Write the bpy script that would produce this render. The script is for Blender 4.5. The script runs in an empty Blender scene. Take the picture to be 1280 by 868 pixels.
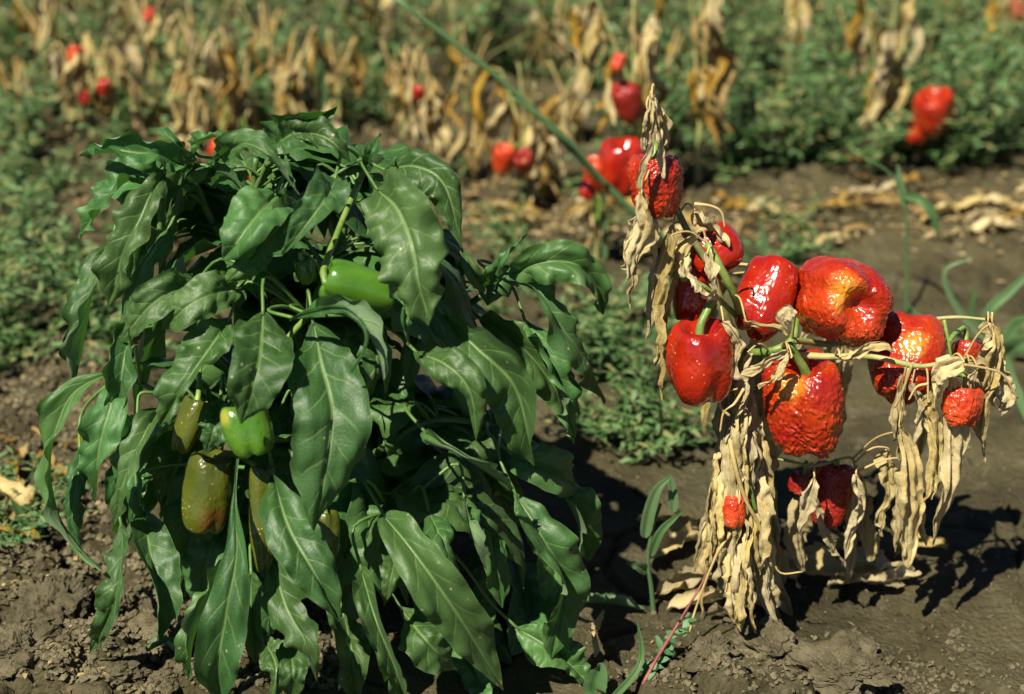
import bpy, math, random
import numpy as np
from mathutils import Vector, Matrix, noise

# ------------------------------------------------------------------ camera, sky, sun
scene = bpy.context.scene
COL = scene.collection
CAM_H, PITCH, FOC = 1.01, math.radians(25.0), 60.0
FPX = FOC / 36.0 * 1280.0
cam_d = bpy.data.cameras.new('camera')
cam_d.lens = FOC; cam_d.sensor_width = 36.0
cam_d.clip_start = 0.05; cam_d.clip_end = 500.0
cam_d.dof.use_dof = True; cam_d.dof.focus_distance = 1.61; cam_d.dof.aperture_fstop = 3.8
cam_o = bpy.data.objects.new('camera', cam_d); COL.objects.link(cam_o)
cam_o.location = (0, 0, CAM_H); cam_o.rotation_euler = (math.pi / 2 - PITCH, 0, 0)
scene.camera = cam_o

SUN_EL, SUN_AZ = math.radians(54.0), math.radians(35.0)       # light travels to the right and away
TO_SUN = Vector((-math.sin(SUN_AZ) * math.cos(SUN_EL), -math.cos(SUN_AZ) * math.cos(SUN_EL), math.sin(SUN_EL)))
world = bpy.data.worlds.new('World'); scene.world = world; world.use_nodes = True
wn = world.node_tree; wn.nodes.clear()
sky = wn.nodes.new('ShaderNodeTexSky'); sky.sky_type = 'NISHITA'; sky.sun_disc = False; sky.altitude = 1800; sky.dust_density = .2; sky.air_density = .55
sky.sun_elevation = SUN_EL; sky.sun_rotation = math.atan2(TO_SUN.x, TO_SUN.y)
bg = wn.nodes.new('ShaderNodeBackground'); bg.inputs['Strength'].default_value = 0.05
wo = wn.nodes.new('ShaderNodeOutputWorld')
wn.links.new(sky.outputs[0], bg.inputs[0]); wn.links.new(bg.outputs[0], wo.inputs[0])
sun_d = bpy.data.lights.new('sun', 'SUN'); sun_d.energy = 5.0; sun_d.angle = math.radians(0.5)
sun_d.color = (1.0, 0.93, 0.77)
sun_o = bpy.data.objects.new('sun', sun_d); COL.objects.link(sun_o)
sun_o.rotation_euler = (-TO_SUN).to_track_quat('-Z', 'Y').to_euler(); sun_o.location = TO_SUN * 6
vs = scene.view_settings
vs.view_transform = 'Standard'; vs.look = 'None'; vs.exposure = 0.8; vs.gamma = 1.0; vs.use_curve_mapping = False

# ------------------------------------------------------------------ helpers
rnd = random.Random(7)
CAM = Vector((0, 0, CAM_H))
FWD = Vector((0, math.cos(PITCH), -math.sin(PITCH)))
UPC = Vector((0, math.sin(PITCH), math.cos(PITCH)))
RGT = Vector((1, 0, 0))
TOW = -FWD

def ray(px, py):
    return FWD + RGT * ((px - 640) / FPX) + UPC * ((434 - py) / FPX)
def at(px, py, Y, zmin=0.012):
    r = ray(px, py); p = CAM + r * (Y / r.y)
    if zmin is not None and p.z < zmin:
        p = CAM + r * ((zmin - CAM_H) / r.z)
    return p
def ground_at(px, py, z=0.0):
    r = ray(px, py); return CAM + r * ((z - CAM_H) / r.z)
def pxm(p):                                   # metres per photo pixel at a point
    return (p - CAM).dot(FWD) / FPX

def hash2(ix, iy, s):
    n = (ix.astype(np.int64) * 374761393 + iy.astype(np.int64) * 668265263 + s * 974711) & 0xffffffff
    n = ((n ^ (n >> 13)) * 1274126177) & 0xffffffff
    return ((n ^ (n >> 16)) & 0xffffff) / float(0xffffff)
def vnoise(x, y, s):
    xf, yf = np.floor(x), np.floor(y); u, v = x - xf, y - yf
    u = u * u * u * (u * (u * 6 - 15) + 10); v = v * v * v * (v * (v * 6 - 15) + 10)
    a = hash2(xf, yf, s); b = hash2(xf + 1, yf, s); c = hash2(xf, yf + 1, s); d = hash2(xf + 1, yf + 1, s)
    return (a + (b - a) * u) * (1 - v) + (c + (d - c) * u) * v
def fbm(x, y, s, o=4):
    r = 0; a = .5
    for k in range(o):
        r = r + a * (vnoise(x, y, s + k) - .5); x = x * 2.03 + 3.1; y = y * 2.03 - 1.7; a *= .5
    return r
def voro(x, y, s):
    xi, yi = np.floor(x), np.floor(y)
    f1 = np.full(x.shape, 9.); f2 = np.full(x.shape, 9.); idv = np.zeros(x.shape)
    for dx in (-1, 0, 1):
        for dy in (-1, 0, 1):
            cx, cy = xi + dx, yi + dy
            qx = cx + hash2(cx, cy, s); qy = cy + hash2(cx, cy, s + 5)
            d = np.hypot(qx - x, qy - y)
            m = d < f1
            f2 = np.where(m, f1, np.minimum(f2, d)); idv = np.where(m, hash2(cx, cy, s + 9), idv); f1 = np.where(m, d, f1)
    return f1, f2, idv
def smooth(a, b, x):
    t = np.clip((x - a) / (b - a), 0, 1); return t * t * (3 - 2 * t)

def ground_z(x, y):
    x = np.asarray(x, float); y = np.asarray(y, float)
    wx = x + .05 * fbm(x * 9, y * 9, 31, 2); wy = y + .05 * fbm(x * 9 + 7, y * 9, 32, 2)
    h = .030 * fbm(x * 2.2, y * 2.2, 1, 3) + .018 * fbm(x * 7, y * 7, 4, 3)
    rough = np.clip(smooth(-.28, -.42, x) * smooth(1.75, 1.4, y) + .8 * smooth(1.46, 1.36, y) * smooth(.03, .1, x) * smooth(.42, .3, x)
                    + .45 * smooth(2.1, 2.5, y) + .5 * smooth(-.15, -.3, x) , 0, 1)
    f1, f2, idv = voro(wx * 17, wy * 17, 11)
    e = f2 - f1
    h = h + rough * ((idv - .4) * .026 + .018 * smooth(0, .35, e) - .006 * f1)
    g1, g2, id2 = voro(wx * 46 + 3, wy * 46, 21)
    h = h + (.25 + .75 * rough) * ((id2 - .5) * .006 + .004 * smooth(0, .3, g2 - g1))
    c1, c2, id3 = voro(wx * 6.5 + 1.3, wy * 6.5, 41)          # crust plates with cracks
    h = h - (1 - .6 * rough) * .010 * (1 - smooth(0, .05, c2 - c1)) + (1 - rough) * (id3 - .5) * .008
    h = h + .004 * fbm(x * 60, y * 60, 51, 3)
    return h
def gz(x, y): return float(ground_z(np.array([x]), np.array([y]))[0])

def tag(o, label=None, cat=None, group=None, kind=None):
    if label: o['label'] = label
    if cat: o['category'] = cat
    if group: o['group'] = group
    if kind: o['kind'] = kind
    return o
def empty(name, loc):
    o = bpy.data.objects.new(name, None); COL.objects.link(o); o.location = loc; o.empty_display_size = .05
    return o
def mesh(name, verts, faces, mats, uvs=None, midx=None, smooth_=True, attr=None):
    me = bpy.data.meshes.new(name); me.from_pydata([tuple(v) for v in verts], [], faces)
    for m in (mats if isinstance(mats, (list, tuple)) else [mats]): me.materials.append(m)
    if smooth_: me.polygons.foreach_set('use_smooth', [True] * len(me.polygons))
    if midx: me.polygons.foreach_set('material_index', midx)
    if uvs:
        ul = me.uv_layers.new(name='UVMap'); li = np.zeros(len(me.loops), np.int32)
        me.loops.foreach_get('vertex_index', li)
        ul.data.foreach_set('uv', np.asarray(uvs, np.float32)[li].ravel())
    if attr is not None:
        a = me.attributes.new('blotch', 'FLOAT', 'POINT'); a.data.foreach_set('value', np.asarray(attr, np.float32))
    me.update(); return me
def link(name, me, parent=None, loc=(0, 0, 0)):
    o = bpy.data.objects.new(name, me); COL.objects.link(o); o.parent = parent; o.location = loc
    return o
def part(name, verts, faces, mats, parent, origin, base, **kw):
    """mesh given in world coordinates, own origin, parented to an object whose world origin is base"""
    vv = [Vector(v) - origin for v in verts]
    return link(name, mesh(name, vv, faces, mats, **kw), parent, Vector(origin) - Vector(base))

def catmull(pts, n):
    P = [pts[0] * 2 - pts[1]] + list(pts) + [pts[-1] * 2 - pts[-2]]
    den = []
    for i in range(1, len(P) - 2):
        p0, p1, p2, p3 = P[i - 1], P[i], P[i + 1], P[i + 2]
        for k in range(24):
            t = k / 24.0
            den.append(.5 * ((2 * p1) + (p2 - p0) * t + (2 * p0 - 5 * p1 + 4 * p2 - p3) * t * t + (3 * p1 - p0 - 3 * p2 + p3) * t ** 3))
    den.append(pts[-1].copy())
    L = [0]
    for a, b in zip(den, den[1:]): L.append(L[-1] + (b - a).length)
    out = []; j = 0
    for k in range(n):
        s = L[-1] * k / (n - 1)
        while j < len(L) - 2 and L[j + 1] < s: j += 1
        f = (s - L[j]) / max(1e-9, L[j + 1] - L[j]); out.append(den[j].lerp(den[j + 1], min(1, max(0, f))))
    return out, L[-1]

def tube(pts, rad, seg=8, n=None, jit=0, seed=0):
    n = n or max(6, len(pts) * 5)
    c, _ = catmull([Vector(p) for p in pts], n)
    V, F = [], []; ref = Vector((.3, .9, .1))
    for i, p in enumerate(c):
        T = (c[min(i + 1, n - 1)] - c[max(i - 1, 0)]).normalized()
        A = T.cross(ref)
        if A.length < 1e-3: A = T.cross(Vector((1, 0, 0)))
        A.normalize(); B = T.cross(A); ref = B.cross(T) * -1 if False else ref
        t = i / (n - 1) * (len(rad) - 1); k = min(int(t), len(rad) - 2) if len(rad) > 1 else 0
        r = rad[0] if len(rad) == 1 else rad[k] + (rad[k + 1] - rad[k]) * (t - k)
        for q in range(seg):
            a = 2 * math.pi * q / seg
            rr = r * (1 + jit * noise.noise(Vector((p.x * 90 + q, p.y * 90, p.z * 90 + seed))))
            V.append(p + A * math.cos(a) * rr + B * math.sin(a) * rr)
    for i in range(n - 1):
        for q in range(seg):
            F.append((i * seg + q, i * seg + (q + 1) % seg, (i + 1) * seg + (q + 1) % seg, (i + 1) * seg + q))
    F.append(tuple(range(seg))[::-1]); F.append(tuple((n - 1) * seg + q for q in range(seg)))
    return V, F

def blade(pts, width, roll=(0, 0), fold=20, curl=45, wave=.10, quilt=.03, crumple=0.0, nu=34, nh=7, seed=0,
          ref=None, prof=(.62, 1.05), veins=7, freq=2.6, vary=0.0, pleat=0.0):
    """a leaf: midrib through pts, half blades rising by fold and rolling by curl"""
    rr = random.Random(seed)
    c, L = catmull([Vector(p) for p in pts], nu)
    um = prof[0] / (prof[0] + prof[1]); nm = um ** prof[0] * (1 - um) ** prof[1]
    V, UV, F = [], [], []
    ph = [rr.uniform(0, 6.28), rr.uniform(0, 6.28)]; fr = [freq * rr.uniform(.8, 1.3), freq * rr.uniform(.8, 1.3)]
    asy = [rr.uniform(.9, 1.08), rr.uniform(.9, 1.08)]
    so = Vector((rr.uniform(0, 50), rr.uniform(0, 50), rr.uniform(0, 50)))
    Nprev = None
    fs = [fold + rr.uniform(-1, 1) * vary, fold + rr.uniform(-1, 1) * vary]; cs = [curl * rr.uniform(1 - vary / 60, 1 + vary / 30), curl * rr.uniform(1 - vary / 60, 1 + vary / 30)]
    for i, p in enumerate(c):
        u = i / (nu - 1)
        T = (c[min(i + 1, nu - 1)] - c[max(i - 1, 0)]).normalized()
        N0 = (CAM - p).normalized() if ref is None else Vector(ref)
        N = N0 - T * N0.dot(T)
        if Nprev is not None and N.length < .35: N = Nprev - T * Nprev.dot(T)
        N.normalize(); Nprev = N.copy()
        r = math.radians(roll[0] + (roll[1] - roll[0]) * u)
        W0 = T.cross(N)
        N = N * math.cos(r) + W0 * math.sin(r); W = T.cross(N)
        w = max(.5 * width * (max(u, 0) ** prof[0] * max(0, 1 - u) ** prof[1]) / nm, .0008 + .0012 * (1 - u))
        rows = []
        for s in (0, 1):
            sg = -1 if s == 0 else 1
            x = z = 0.0; row = []
            cu = cs[s] * (1 + .5 * math.sin(u * 5 + ph[s])); fo = fs[s] * (1 + .25 * math.sin(u * 4 + ph[1 - s])) + vary * .7 * math.sin(u * 6.5 + ph[s] * 3)
            jag = 1 + .10 * noise.noise(Vector((u * 7, s * 9.1, ph[0]))) + .05 * noise.noise(Vector((u * 22, s * 9.1, ph[1])))
            for k in range(1, nh + 1):
                a = (k - .5) / nh
                th = math.radians(fo - cu * a * a * 1.6 * min(1, .35 + u * 1.5))
                x += math.cos(th) * w * asy[s] * jag / nh; z += math.sin(th) * w * asy[s] * jag / nh
                a = k / nh
                edge = wave * w * a * a * (math.sin(6.283 * fr[s] * u + ph[s]) + .6 * math.sin(6.283 * fr[s] * 2.3 * u + ph[1 - s] * 2))
                sv = (u - .16 * a) * veins + .5 * s
                q = quilt * w * (abs(math.sin(math.pi * sv)) ** .7) * math.sin(math.pi * min(1, a * 1.05)) * 1.3
                if pleat: z_p = pleat * w * math.sin(a * 7.5 + ph[s] + 2.2 * math.sin(u * 3 + ph[1 - s])) * min(1, a * 3)
                else: z_p = 0
                zz = z + edge + q + z_p + (w * .20 * noise.noise(Vector((u * 5, sg * a * 1.8, ph[0] * 5))) + w * .10 * noise.noise(Vector((u * 13, sg * a * 4, ph[1] * 5)))) * (vary > 0)
                pp = p + W * (sg * x) + N * zz
                row.append((pp, (u, .5 + sg * a * .5)))
            rows.append(row)
        line = rows[0][::-1] + [(p - N * (.0015 + .05 * w) * (1 if crumple == 0 else 0), (u, .5))] + rows[1]
        for (pp, uv) in line:
            if crumple:
                q = (pp * 38) + so; f = .35 + .65 * abs(uv[1] - .5) * 2
                d = Vector((noise.noise(q), noise.noise(q + Vector((9, 3, 1))), noise.noise(q + Vector((2, 8, 5)))))
                q2 = pp * 120 + so
                d2 = Vector((noise.noise(q2), noise.noise(q2 + Vector((9, 3, 1))), noise.noise(q2 + Vector((2, 8, 5)))))
                pp = pp + (d * crumple + d2 * crumple * .55) * f
            V.append(pp); UV.append(uv)
    m = 2 * nh + 1
    for i in range(nu - 1):
        for k in range(m - 1):
            F.append((i * m + k, i * m + k + 1, (i + 1) * m + k + 1, (i + 1) * m + k))
    return V, F, UV, c

# ------------------------------------------------------------------ materials
def newmat(name):
    m = bpy.data.materials.new(name); m.use_nodes = True; nt = m.node_tree; nt.nodes.clear()
    out = nt.nodes.new('ShaderNodeOutputMaterial'); b = nt.nodes.new('ShaderNodeBsdfPrincipled')
    nt.links.new(b.outputs[0], out.inputs[0]); return m, nt, b, out
def N_(nt, t, **kw):
    n = nt.nodes.new(t)
    for k, v in kw.items(): setattr(n, k, v)
    return n
def math_(nt, op, a, b=None, c=None, clamp=False):
    n = nt.nodes.new('ShaderNodeMath'); n.operation = op; n.use_clamp = clamp
    for i, v in enumerate((a, b, c)):
        if v is None: continue
        if isinstance(v, (int, float)): n.inputs[i].default_value = v
        else: nt.links.new(v, n.inputs[i])
    return n.outputs[0]
def mixc(nt, f, a, b, bt='MIX'):
    n = nt.nodes.new('ShaderNodeMix'); n.data_type = 'RGBA'; n.blend_type = bt
    for i, v in ((0, f), (6, a), (7, b)):
        if isinstance(v, (int, float)): n.inputs[i].default_value = v
        elif isinstance(v, tuple): n.inputs[i].default_value = (*v, 1)
        else: nt.links.new(v, n.inputs[i])
    return n.outputs[2]
def noise_(nt, scale, detail=4, rough=.55, vec=None, out=0):
    n = nt.nodes.new('ShaderNodeTexNoise'); n.inputs['Scale'].default_value = scale
    n.inputs['Detail'].default_value = detail; n.inputs['Roughness'].default_value = rough
    if vec is not None: nt.links.new(vec, n.inputs['Vector'])
    return n.outputs[out]
def mapr(nt, v, a, b, c=0., d=1.):
    n = nt.nodes.new('ShaderNodeMapRange'); n.interpolation_type = 'SMOOTHSTEP'
    nt.links.new(v, n.inputs[0])
    for i, q in enumerate((a, b, c, d)): n.inputs[i + 1].default_value = q
    return n.outputs[0]
def bump(nt, h, strength, dist, bsdf, prev=None):
    n = nt.nodes.new('ShaderNodeBump'); n.inputs['Strength'].default_value = strength; n.inputs['Distance'].default_value = dist
    nt.links.new(h, n.inputs['Height'])
    if prev is not None: nt.links.new(prev, n.inputs['Normal'])
    nt.links.new(n.outputs[0], bsdf.inputs['Normal']); return n.outputs[0]

def mat_leaf(name, dark, light, under, vein, rough=.38, trans=.18, tcol=(.10, .30, .03), nveins=7.0, specks=True, spec=.5):
    m, nt, b, out = newmat(name)
    tc = N_(nt, 'ShaderNodeTexCoord'); uv = N_(nt, 'ShaderNodeSeparateXYZ'); nt.links.new(tc.outputs['UV'], uv.inputs[0])
    oi = N_(nt, 'ShaderNodeObjectInfo'); geo = N_(nt, 'ShaderNodeNewGeometry')
    u = uv.outputs[0]; sv = math_(nt, 'SUBTRACT', uv.outputs[1], .5); a = math_(nt, 'MULTIPLY', math_(nt, 'ABSOLUTE', sv), 2.)
    side = math_(nt, 'MULTIPLY', math_(nt, 'GREATER_THAN', sv, 0.), .5)
    nz = noise_(nt, 9., 3, .5, geo.outputs['Position'])
    warp = math_(nt, 'MULTIPLY', math_(nt, 'SUBTRACT', noise_(nt, 30., 2, .5, geo.outputs['Position']), .5), .035)
    s = math_(nt, 'ADD', math_(nt, 'MULTIPLY', math_(nt, 'ADD', math_(nt, 'SUBTRACT', u, math_(nt, 'MULTIPLY', a, .16)), warp), nveins), side)
    d = math_(nt, 'ABSOLUTE', math_(nt, 'SUBTRACT', math_(nt, 'FRACT', math_(nt, 'ADD', s, .5)), .5))
    sidev = math_(nt, 'MULTIPLY', mapr(nt, d, .028, .075, 1., 0.), mapr(nt, a, .45, .92, .55, 0.))
    mid = mapr(nt, a, .035, .085, 1., 0.)
    vor = N_(nt, 'ShaderNodeTexVoronoi'); vor.feature = 'DISTANCE_TO_EDGE'; vor.inputs['Scale'].default_value = 260.
    nt.links.new(geo.outputs['Position'], vor.inputs['Vector'])
    net = mapr(nt, vor.outputs[0], .0, .10, 1., 0.)
    veinm = math_(nt, 'MAXIMUM', sidev, mid)
    col = mixc(nt, mapr(nt, nz, .3, .7), dark, light)
    hv = N_(nt, 'ShaderNodeHueSaturation')
    nt.links.new(math_(nt, 'ADD', math_(nt, 'MULTIPLY', oi.outputs['Random'], .045), .479), hv.inputs['Hue'])
    nt.links.new(math_(nt, 'ADD', math_(nt, 'MULTIPLY', math_(nt, 'FRACT', math_(nt, 'MULTIPLY', oi.outputs['Random'], 7.3)), .55), .75), hv.inputs['Value'])
    nt.links.new(col, hv.inputs['Color']); col = hv.outputs[0]
    col = mixc(nt, math_(nt, 'MULTIPLY', net, .18), col, vein)
    col = mixc(nt, math_(nt, 'MULTIPLY', veinm, .8), col, vein)
    lit_rim = mapr(nt, a, .965, .995, 0., .45); col = mixc(nt, lit_rim, col, vein)  # pale margin painted in as light caught by the curled leaf edges
    if specks:
        v2 = N_(nt, 'ShaderNodeTexVoronoi'); v2.inputs['Scale'].default_value = 70.; nt.links.new(geo.outputs['Position'], v2.inputs['Vector'])
        sp = math_(nt, 'MULTIPLY', mapr(nt, v2.outputs['Distance'], .06, .13, 1., 0.), mapr(nt, noise_(nt, 14., 1, .5, geo.outputs['Position']), .54, .60))
        col = mixc(nt, math_(nt, 'MULTIPLY', sp, .8), col, (.45, .42, .22))
        dmg = math_(nt, 'MULTIPLY', mapr(nt, noise_(nt, 26., 3, .6, geo.outputs['Position']), .70, .73), mapr(nt, a, .2, .8))
        col = mixc(nt, dmg, col, (.34, .25, .10))
    col = mixc(nt, geo.outputs['Backfacing'], col, mixc(nt, math_(nt, 'MULTIPLY', veinm, .7), under, vein))
    nt.links.new(col, b.inputs['Base Color'])
    rg = math_(nt, 'ADD', math_(nt, 'MULTIPLY', noise_(nt, 60., 3, .6, geo.outputs['Position']), .25), rough - .12)
    nt.links.new(math_(nt, 'ADD', rg, math_(nt, 'MULTIPLY', geo.outputs['Backfacing'], .2)), b.inputs['Roughness'])
    b.inputs['Specular IOR Level'].default_value = spec
    b.inputs['Sheen Weight'].default_value = .03; b.inputs['Sheen Roughness'].default_value = .4; b.inputs['Sheen Tint'].default_value = (.75, 1., .85, 1)
    h = math_(nt, 'SUBTRACT', math_(nt, 'MULTIPLY', noise_(nt, 150., 3, .6, geo.outputs['Position']), .5), math_(nt, 'ADD', math_(nt, 'MULTIPLY', veinm, 1.), math_(nt, 'MULTIPLY', net, .18)))
    bump(nt, h, .5, .0010, b)
    tr = N_(nt, 'ShaderNodeBsdfTranslucent'); tr.inputs[0].default_value = (*tcol, 1)
    mx = N_(nt, 'ShaderNodeMixShader'); mx.inputs[0].default_value = trans
    nt.links.new(b.outputs[0], mx.inputs[1]); nt.links.new(tr.outputs[0], mx.inputs[2]); nt.links.new(mx.outputs[0], out.inputs[0])
    return m

def mat_dry(name, c1, c2, c3, trans=.15, scale=1.0):
    m, nt, b, out = newmat(name)
    geo = N_(nt, 'ShaderNodeNewGeometry'); oi = N_(nt, 'ShaderNodeObjectInfo'); tc = N_(nt, 'ShaderNodeTexCoord')
    uv = N_(nt, 'ShaderNodeSeparateXYZ'); nt.links.new(tc.outputs['UV'], uv.inputs[0])
    P = geo.outputs['Position']
    col = mixc(nt, mapr(nt, noise_(nt, 30. * scale, 4, .6, P), .35, .65), c1, c2)
    col = mixc(nt, math_(nt, 'MULTIPLY', mapr(nt, noise_(nt, 55. * scale, 4, .65, P), .56, .72), .8), col, c3)
    a = math_(nt, 'ABSOLUTE', math_(nt, 'SUBTRACT', uv.outputs[1], .5))
    col = mixc(nt, math_(nt, 'MULTIPLY', mapr(nt, a, .015, .05, 1., 0.), .6), col, (.55, .43, .20))
    hv = N_(nt, 'ShaderNodeHueSaturation'); nt.links.new(col, hv.inputs['Color'])
    nt.links.new(math_(nt, 'ADD', math_(nt, 'MULTIPLY', oi.outputs['Random'], .45), .74), hv.inputs['Value'])
    nt.links.new(math_(nt, 'ADD', math_(nt, 'MULTIPLY', math_(nt, 'FRACT', math_(nt, 'MULTIPLY', oi.outputs['Random'], 5.7)), .35), .95), hv.inputs['Saturation'])
    nt.links.new(hv.outputs[0], b.inputs['Base Color']); b.inputs['Roughness'].default_value = .75
    b.inputs['Specular IOR Level'].default_value = .25
    mp = N_(nt, 'ShaderNodeMapping'); mp.inputs['Scale'].default_value = (3., 26., 1.); nt.links.new(tc.outputs['UV'], mp.inputs[0])
    h = math_(nt, 'ADD', math_(nt, 'MULTIPLY', noise_(nt, 120. * scale, 5, .7, P), 1.), math_(nt, 'MULTIPLY', noise_(nt, 1., 3, .6, mp.outputs[0]), .6))
    bump(nt, h, .7, .003, b)
    tr = N_(nt, 'ShaderNodeBsdfTranslucent'); tr.inputs[0].default_value = (.5, .36, .14, 1)
    mx = N_(nt, 'ShaderNodeMixShader'); mx.inputs[0].default_value = trans
    nt.links.new(b.outputs[0], mx.inputs[1]); nt.links.new(tr.outputs[0], mx.inputs[2]); nt.links.new(mx.outputs[0], out.inputs[0])
    return m

def mat_fruit(name, c1, c2, blotch, rough=.2, fleck=(.8, .45, .2), wr=.5, wscale=150., coat=.4):
    m, nt, b, out = newmat(name)
    geo = N_(nt, 'ShaderNodeNewGeometry'); tc = N_(nt, 'ShaderNodeTexCoord'); P = tc.outputs['Object']
    at_ = N_(nt, 'ShaderNodeAttribute'); at_.attribute_name = 'blotch'
    oi = N_(nt, 'ShaderNodeObjectInfo')
    col = mixc(nt, mapr(nt, noise_(nt, 28., 4, .6, P), .3, .7), c1, c2)
    bl = math_(nt, 'ADD', at_.outputs['Fac'], math_(nt, 'MULTIPLY', math_(nt, 'SUBTRACT', noise_(nt, 70., 4, .65, P), .5), .7))
    col = mixc(nt, mapr(nt, bl, .15, .95), col, blotch)
    v2 = N_(nt, 'ShaderNodeTexVoronoi'); v2.inputs['Scale'].default_value = 190.; nt.links.new(P, v2.inputs['Vector'])
    sp = math_(nt, 'MULTIPLY', mapr(nt, v2.outputs['Distance'], .10, .2, 1., 0.), mapr(nt, noise_(nt, 40., 1, .5, P), .5, .58))
    col = mixc(nt, math_(nt, 'MULTIPLY', sp, .55), col, fleck)
    nt.links.new(col, b.inputs['Base Color'])
    nt.links.new(math_(nt, 'ADD', math_(nt, 'MULTIPLY', noise_(nt, 90., 3, .6, P), .25), rough - .1), b.inputs['Roughness'])
    b.inputs['Coat Weight'].default_value = coat; b.inputs['Coat Roughness'].default_value = .12
    vc = N_(nt, 'ShaderNodeTexVoronoi'); vc.feature = 'SMOOTH_F1'; vc.inputs['Scale'].default_value = wscale
    nv = N_(nt, 'ShaderNodeVectorMath'); nv.operation = 'MULTIPLY_ADD'
    nt.links.new(noise_(nt, 60., 2, .5, P, out=1), nv.inputs[0]); nv.inputs[1].default_value = (.02, .02, .02); nt.links.new(P, nv.inputs[2])
    nt.links.new(nv.outputs[0], vc.inputs['Vector'])
    bump(nt, vc.outputs['Distance'], wr, .0022, b)
    return m

def mat_plain(name, c1, c2, rough=.6, scale=60., bumpd=.001, spec=.4, stretch=None):
    m, nt, b, out = newmat(name)
    geo = N_(nt, 'ShaderNodeNewGeometry'); oi = N_(nt, 'ShaderNodeObjectInfo')
    P = geo.outputs['Position']
    if stretch:
        mp = N_(nt, 'ShaderNodeMapping'); mp.inputs['Scale'].default_value = stretch; nt.links.new(P, mp.inputs[0]); P = mp.outputs[0]
    col = mixc(nt, mapr(nt, noise_(nt, scale, 4, .6, P), .3, .7), c1, c2)
    hv = N_(nt, 'ShaderNodeHueSaturation'); nt.links.new(col, hv.inputs['Color'])
    nt.links.new(math_(nt, 'ADD', math_(nt, 'MULTIPLY', oi.outputs['Random'], .4), .8), hv.inputs['Value'])
    nt.links.new(hv.outputs[0], b.inputs['Base Color']); b.inputs['Roughness'].default_value = rough
    b.inputs['Specular IOR Level'].default_value = spec
    bump(nt, noise_(nt, scale * 4, 4, .65, P), .6, bumpd, b); return m

def mat_weed(name, cs, trans=.2, rough=.5):
    """colour varies from leaflet to leaflet by the random UV stored per leaflet"""
    m, nt, b, out = newmat(name)
    tc = N_(nt, 'ShaderNodeTexCoord'); uv = N_(nt, 'ShaderNodeSeparateXYZ'); nt.links.new(tc.outputs['UV'], uv.inputs[0])
    r = N_(nt, 'ShaderNodeValToRGB'); nt.links.new(uv.outputs[0], r.inputs[0])
    el = r.color_ramp.elements
    while len(el) < len(cs): el.new(.5)
    for i, c in enumerate(cs): el[i].position = i / (len(cs) - 1); el[i].color = (*c, 1)
    nt.links.new(r.outputs[0], b.inputs['Base Color']); b.inputs['Roughness'].default_value = rough
    b.inputs['Specular IOR Level'].default_value = .35
    tr = N_(nt, 'ShaderNodeBsdfTranslucent'); nt.links.new(mixc(nt, .5, r.outputs[0], (.16, .28, .05)), tr.inputs[0])
    mx = N_(nt, 'ShaderNodeMixShader'); mx.inputs[0].default_value = trans
    nt.links.new(b.outputs[0], mx.inputs[1]); nt.links.new(tr.outputs[0], mx.inputs[2]); nt.links.new(mx.outputs[0], out.inputs[0])
    return m

def mat_soil():
    m, nt, b, out = newmat('soil')
    geo = N_(nt, 'ShaderNodeNewGeometry'); P = geo.outputs['Position']
    col = mixc(nt, mapr(nt, noise_(nt, 5., 5, .6, P), .35, .65), (.056, .047, .023), (.108, .092, .046))
    col = mixc(nt, math_(nt, 'MULTIPLY', mapr(nt, noise_(nt, 22., 5, .65, P), .5, .72), .6), col, (.170, .146, .092))
    col = mixc(nt, math_(nt, 'MULTIPLY', mapr(nt, noise_(nt, 3.1, 3, .6, P), .55, .7), .5), col, (.085, .078, .042))
    col = mixc(nt, math_(nt, 'MULTIPLY', mapr(nt, noise_(nt, 240., 3, .7, P), .62, .75), .45), col, (.21, .18, .12))
    nt.links.new(col, b.inputs['Base Color']); b.inputs['Roughness'].default_value = .92; b.inputs['Specular IOR Level'].default_value = .2
    v = N_(nt, 'ShaderNodeTexVoronoi'); v.inputs['Scale'].default_value = 160.; nt.links.new(P, v.inputs['Vector'])
    h = math_(nt, 'ADD', noise_(nt, 90., 8, .7, P), math_(nt, 'MULTIPLY', v.outputs['Distance'], -.35))
    bump(nt, h, 1., .010, b); return m

M = {}
M['soil'] = mat_soil()
M['clod'] = mat_plain('clod_crust', (.074, .062, .034), (.15, .128, .078), .92, 34., .012, .2)
M['leaf'] = mat_leaf('pepper_leaf', (.026, .080, .014), (.054, .130, .034), (.15, .235, .115), (.14, .225, .07), rough=.50, spec=.5)
M['petiole'] = mat_plain('petiole', (.06, .135, .026), (.10, .19, .04), .45, 60., .0006, .5)
M['stem'] = mat_plain('green_stem', (.05, .11, .022), (.11, .19, .05), .5, 45., .0008, .5)
M['dry'] = mat_dry('dry_leaf', (.46, .37, .19), (.57, .48, .28), (.31, .21, .09))
M['dry_far'] = mat_dry('dry_leaf_brown', (.29, .18, .06), (.39, .28, .11), (.17, .09, .03))
M['drystem'] = mat_plain('half_dry_stem', (.20, .24, .07), (.36, .31, .13), .6, 40., .001, .35)
M['straw'] = mat_plain('straw_stem', (.40, .28, .10), (.48, .37, .16), .65, 50., .001, .3)
M['greenstalk'] = mat_plain('fruit_stalk_green', (.10, .20, .03), (.22, .30, .07), .45, 60., .0008, .5)
M['red'] = mat_fruit('red_fruit_skin', (.25, .006, .003), (.36, .020, .004), (.62, .20, .018), rough=.20, wr=.18)
M['red_wr'] = mat_fruit('red_wrinkled_skin', (.27, .008, .003), (.42, .040, .005), (.66, .24, .02), rough=.25, wr=.6, wscale=190.)
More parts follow.
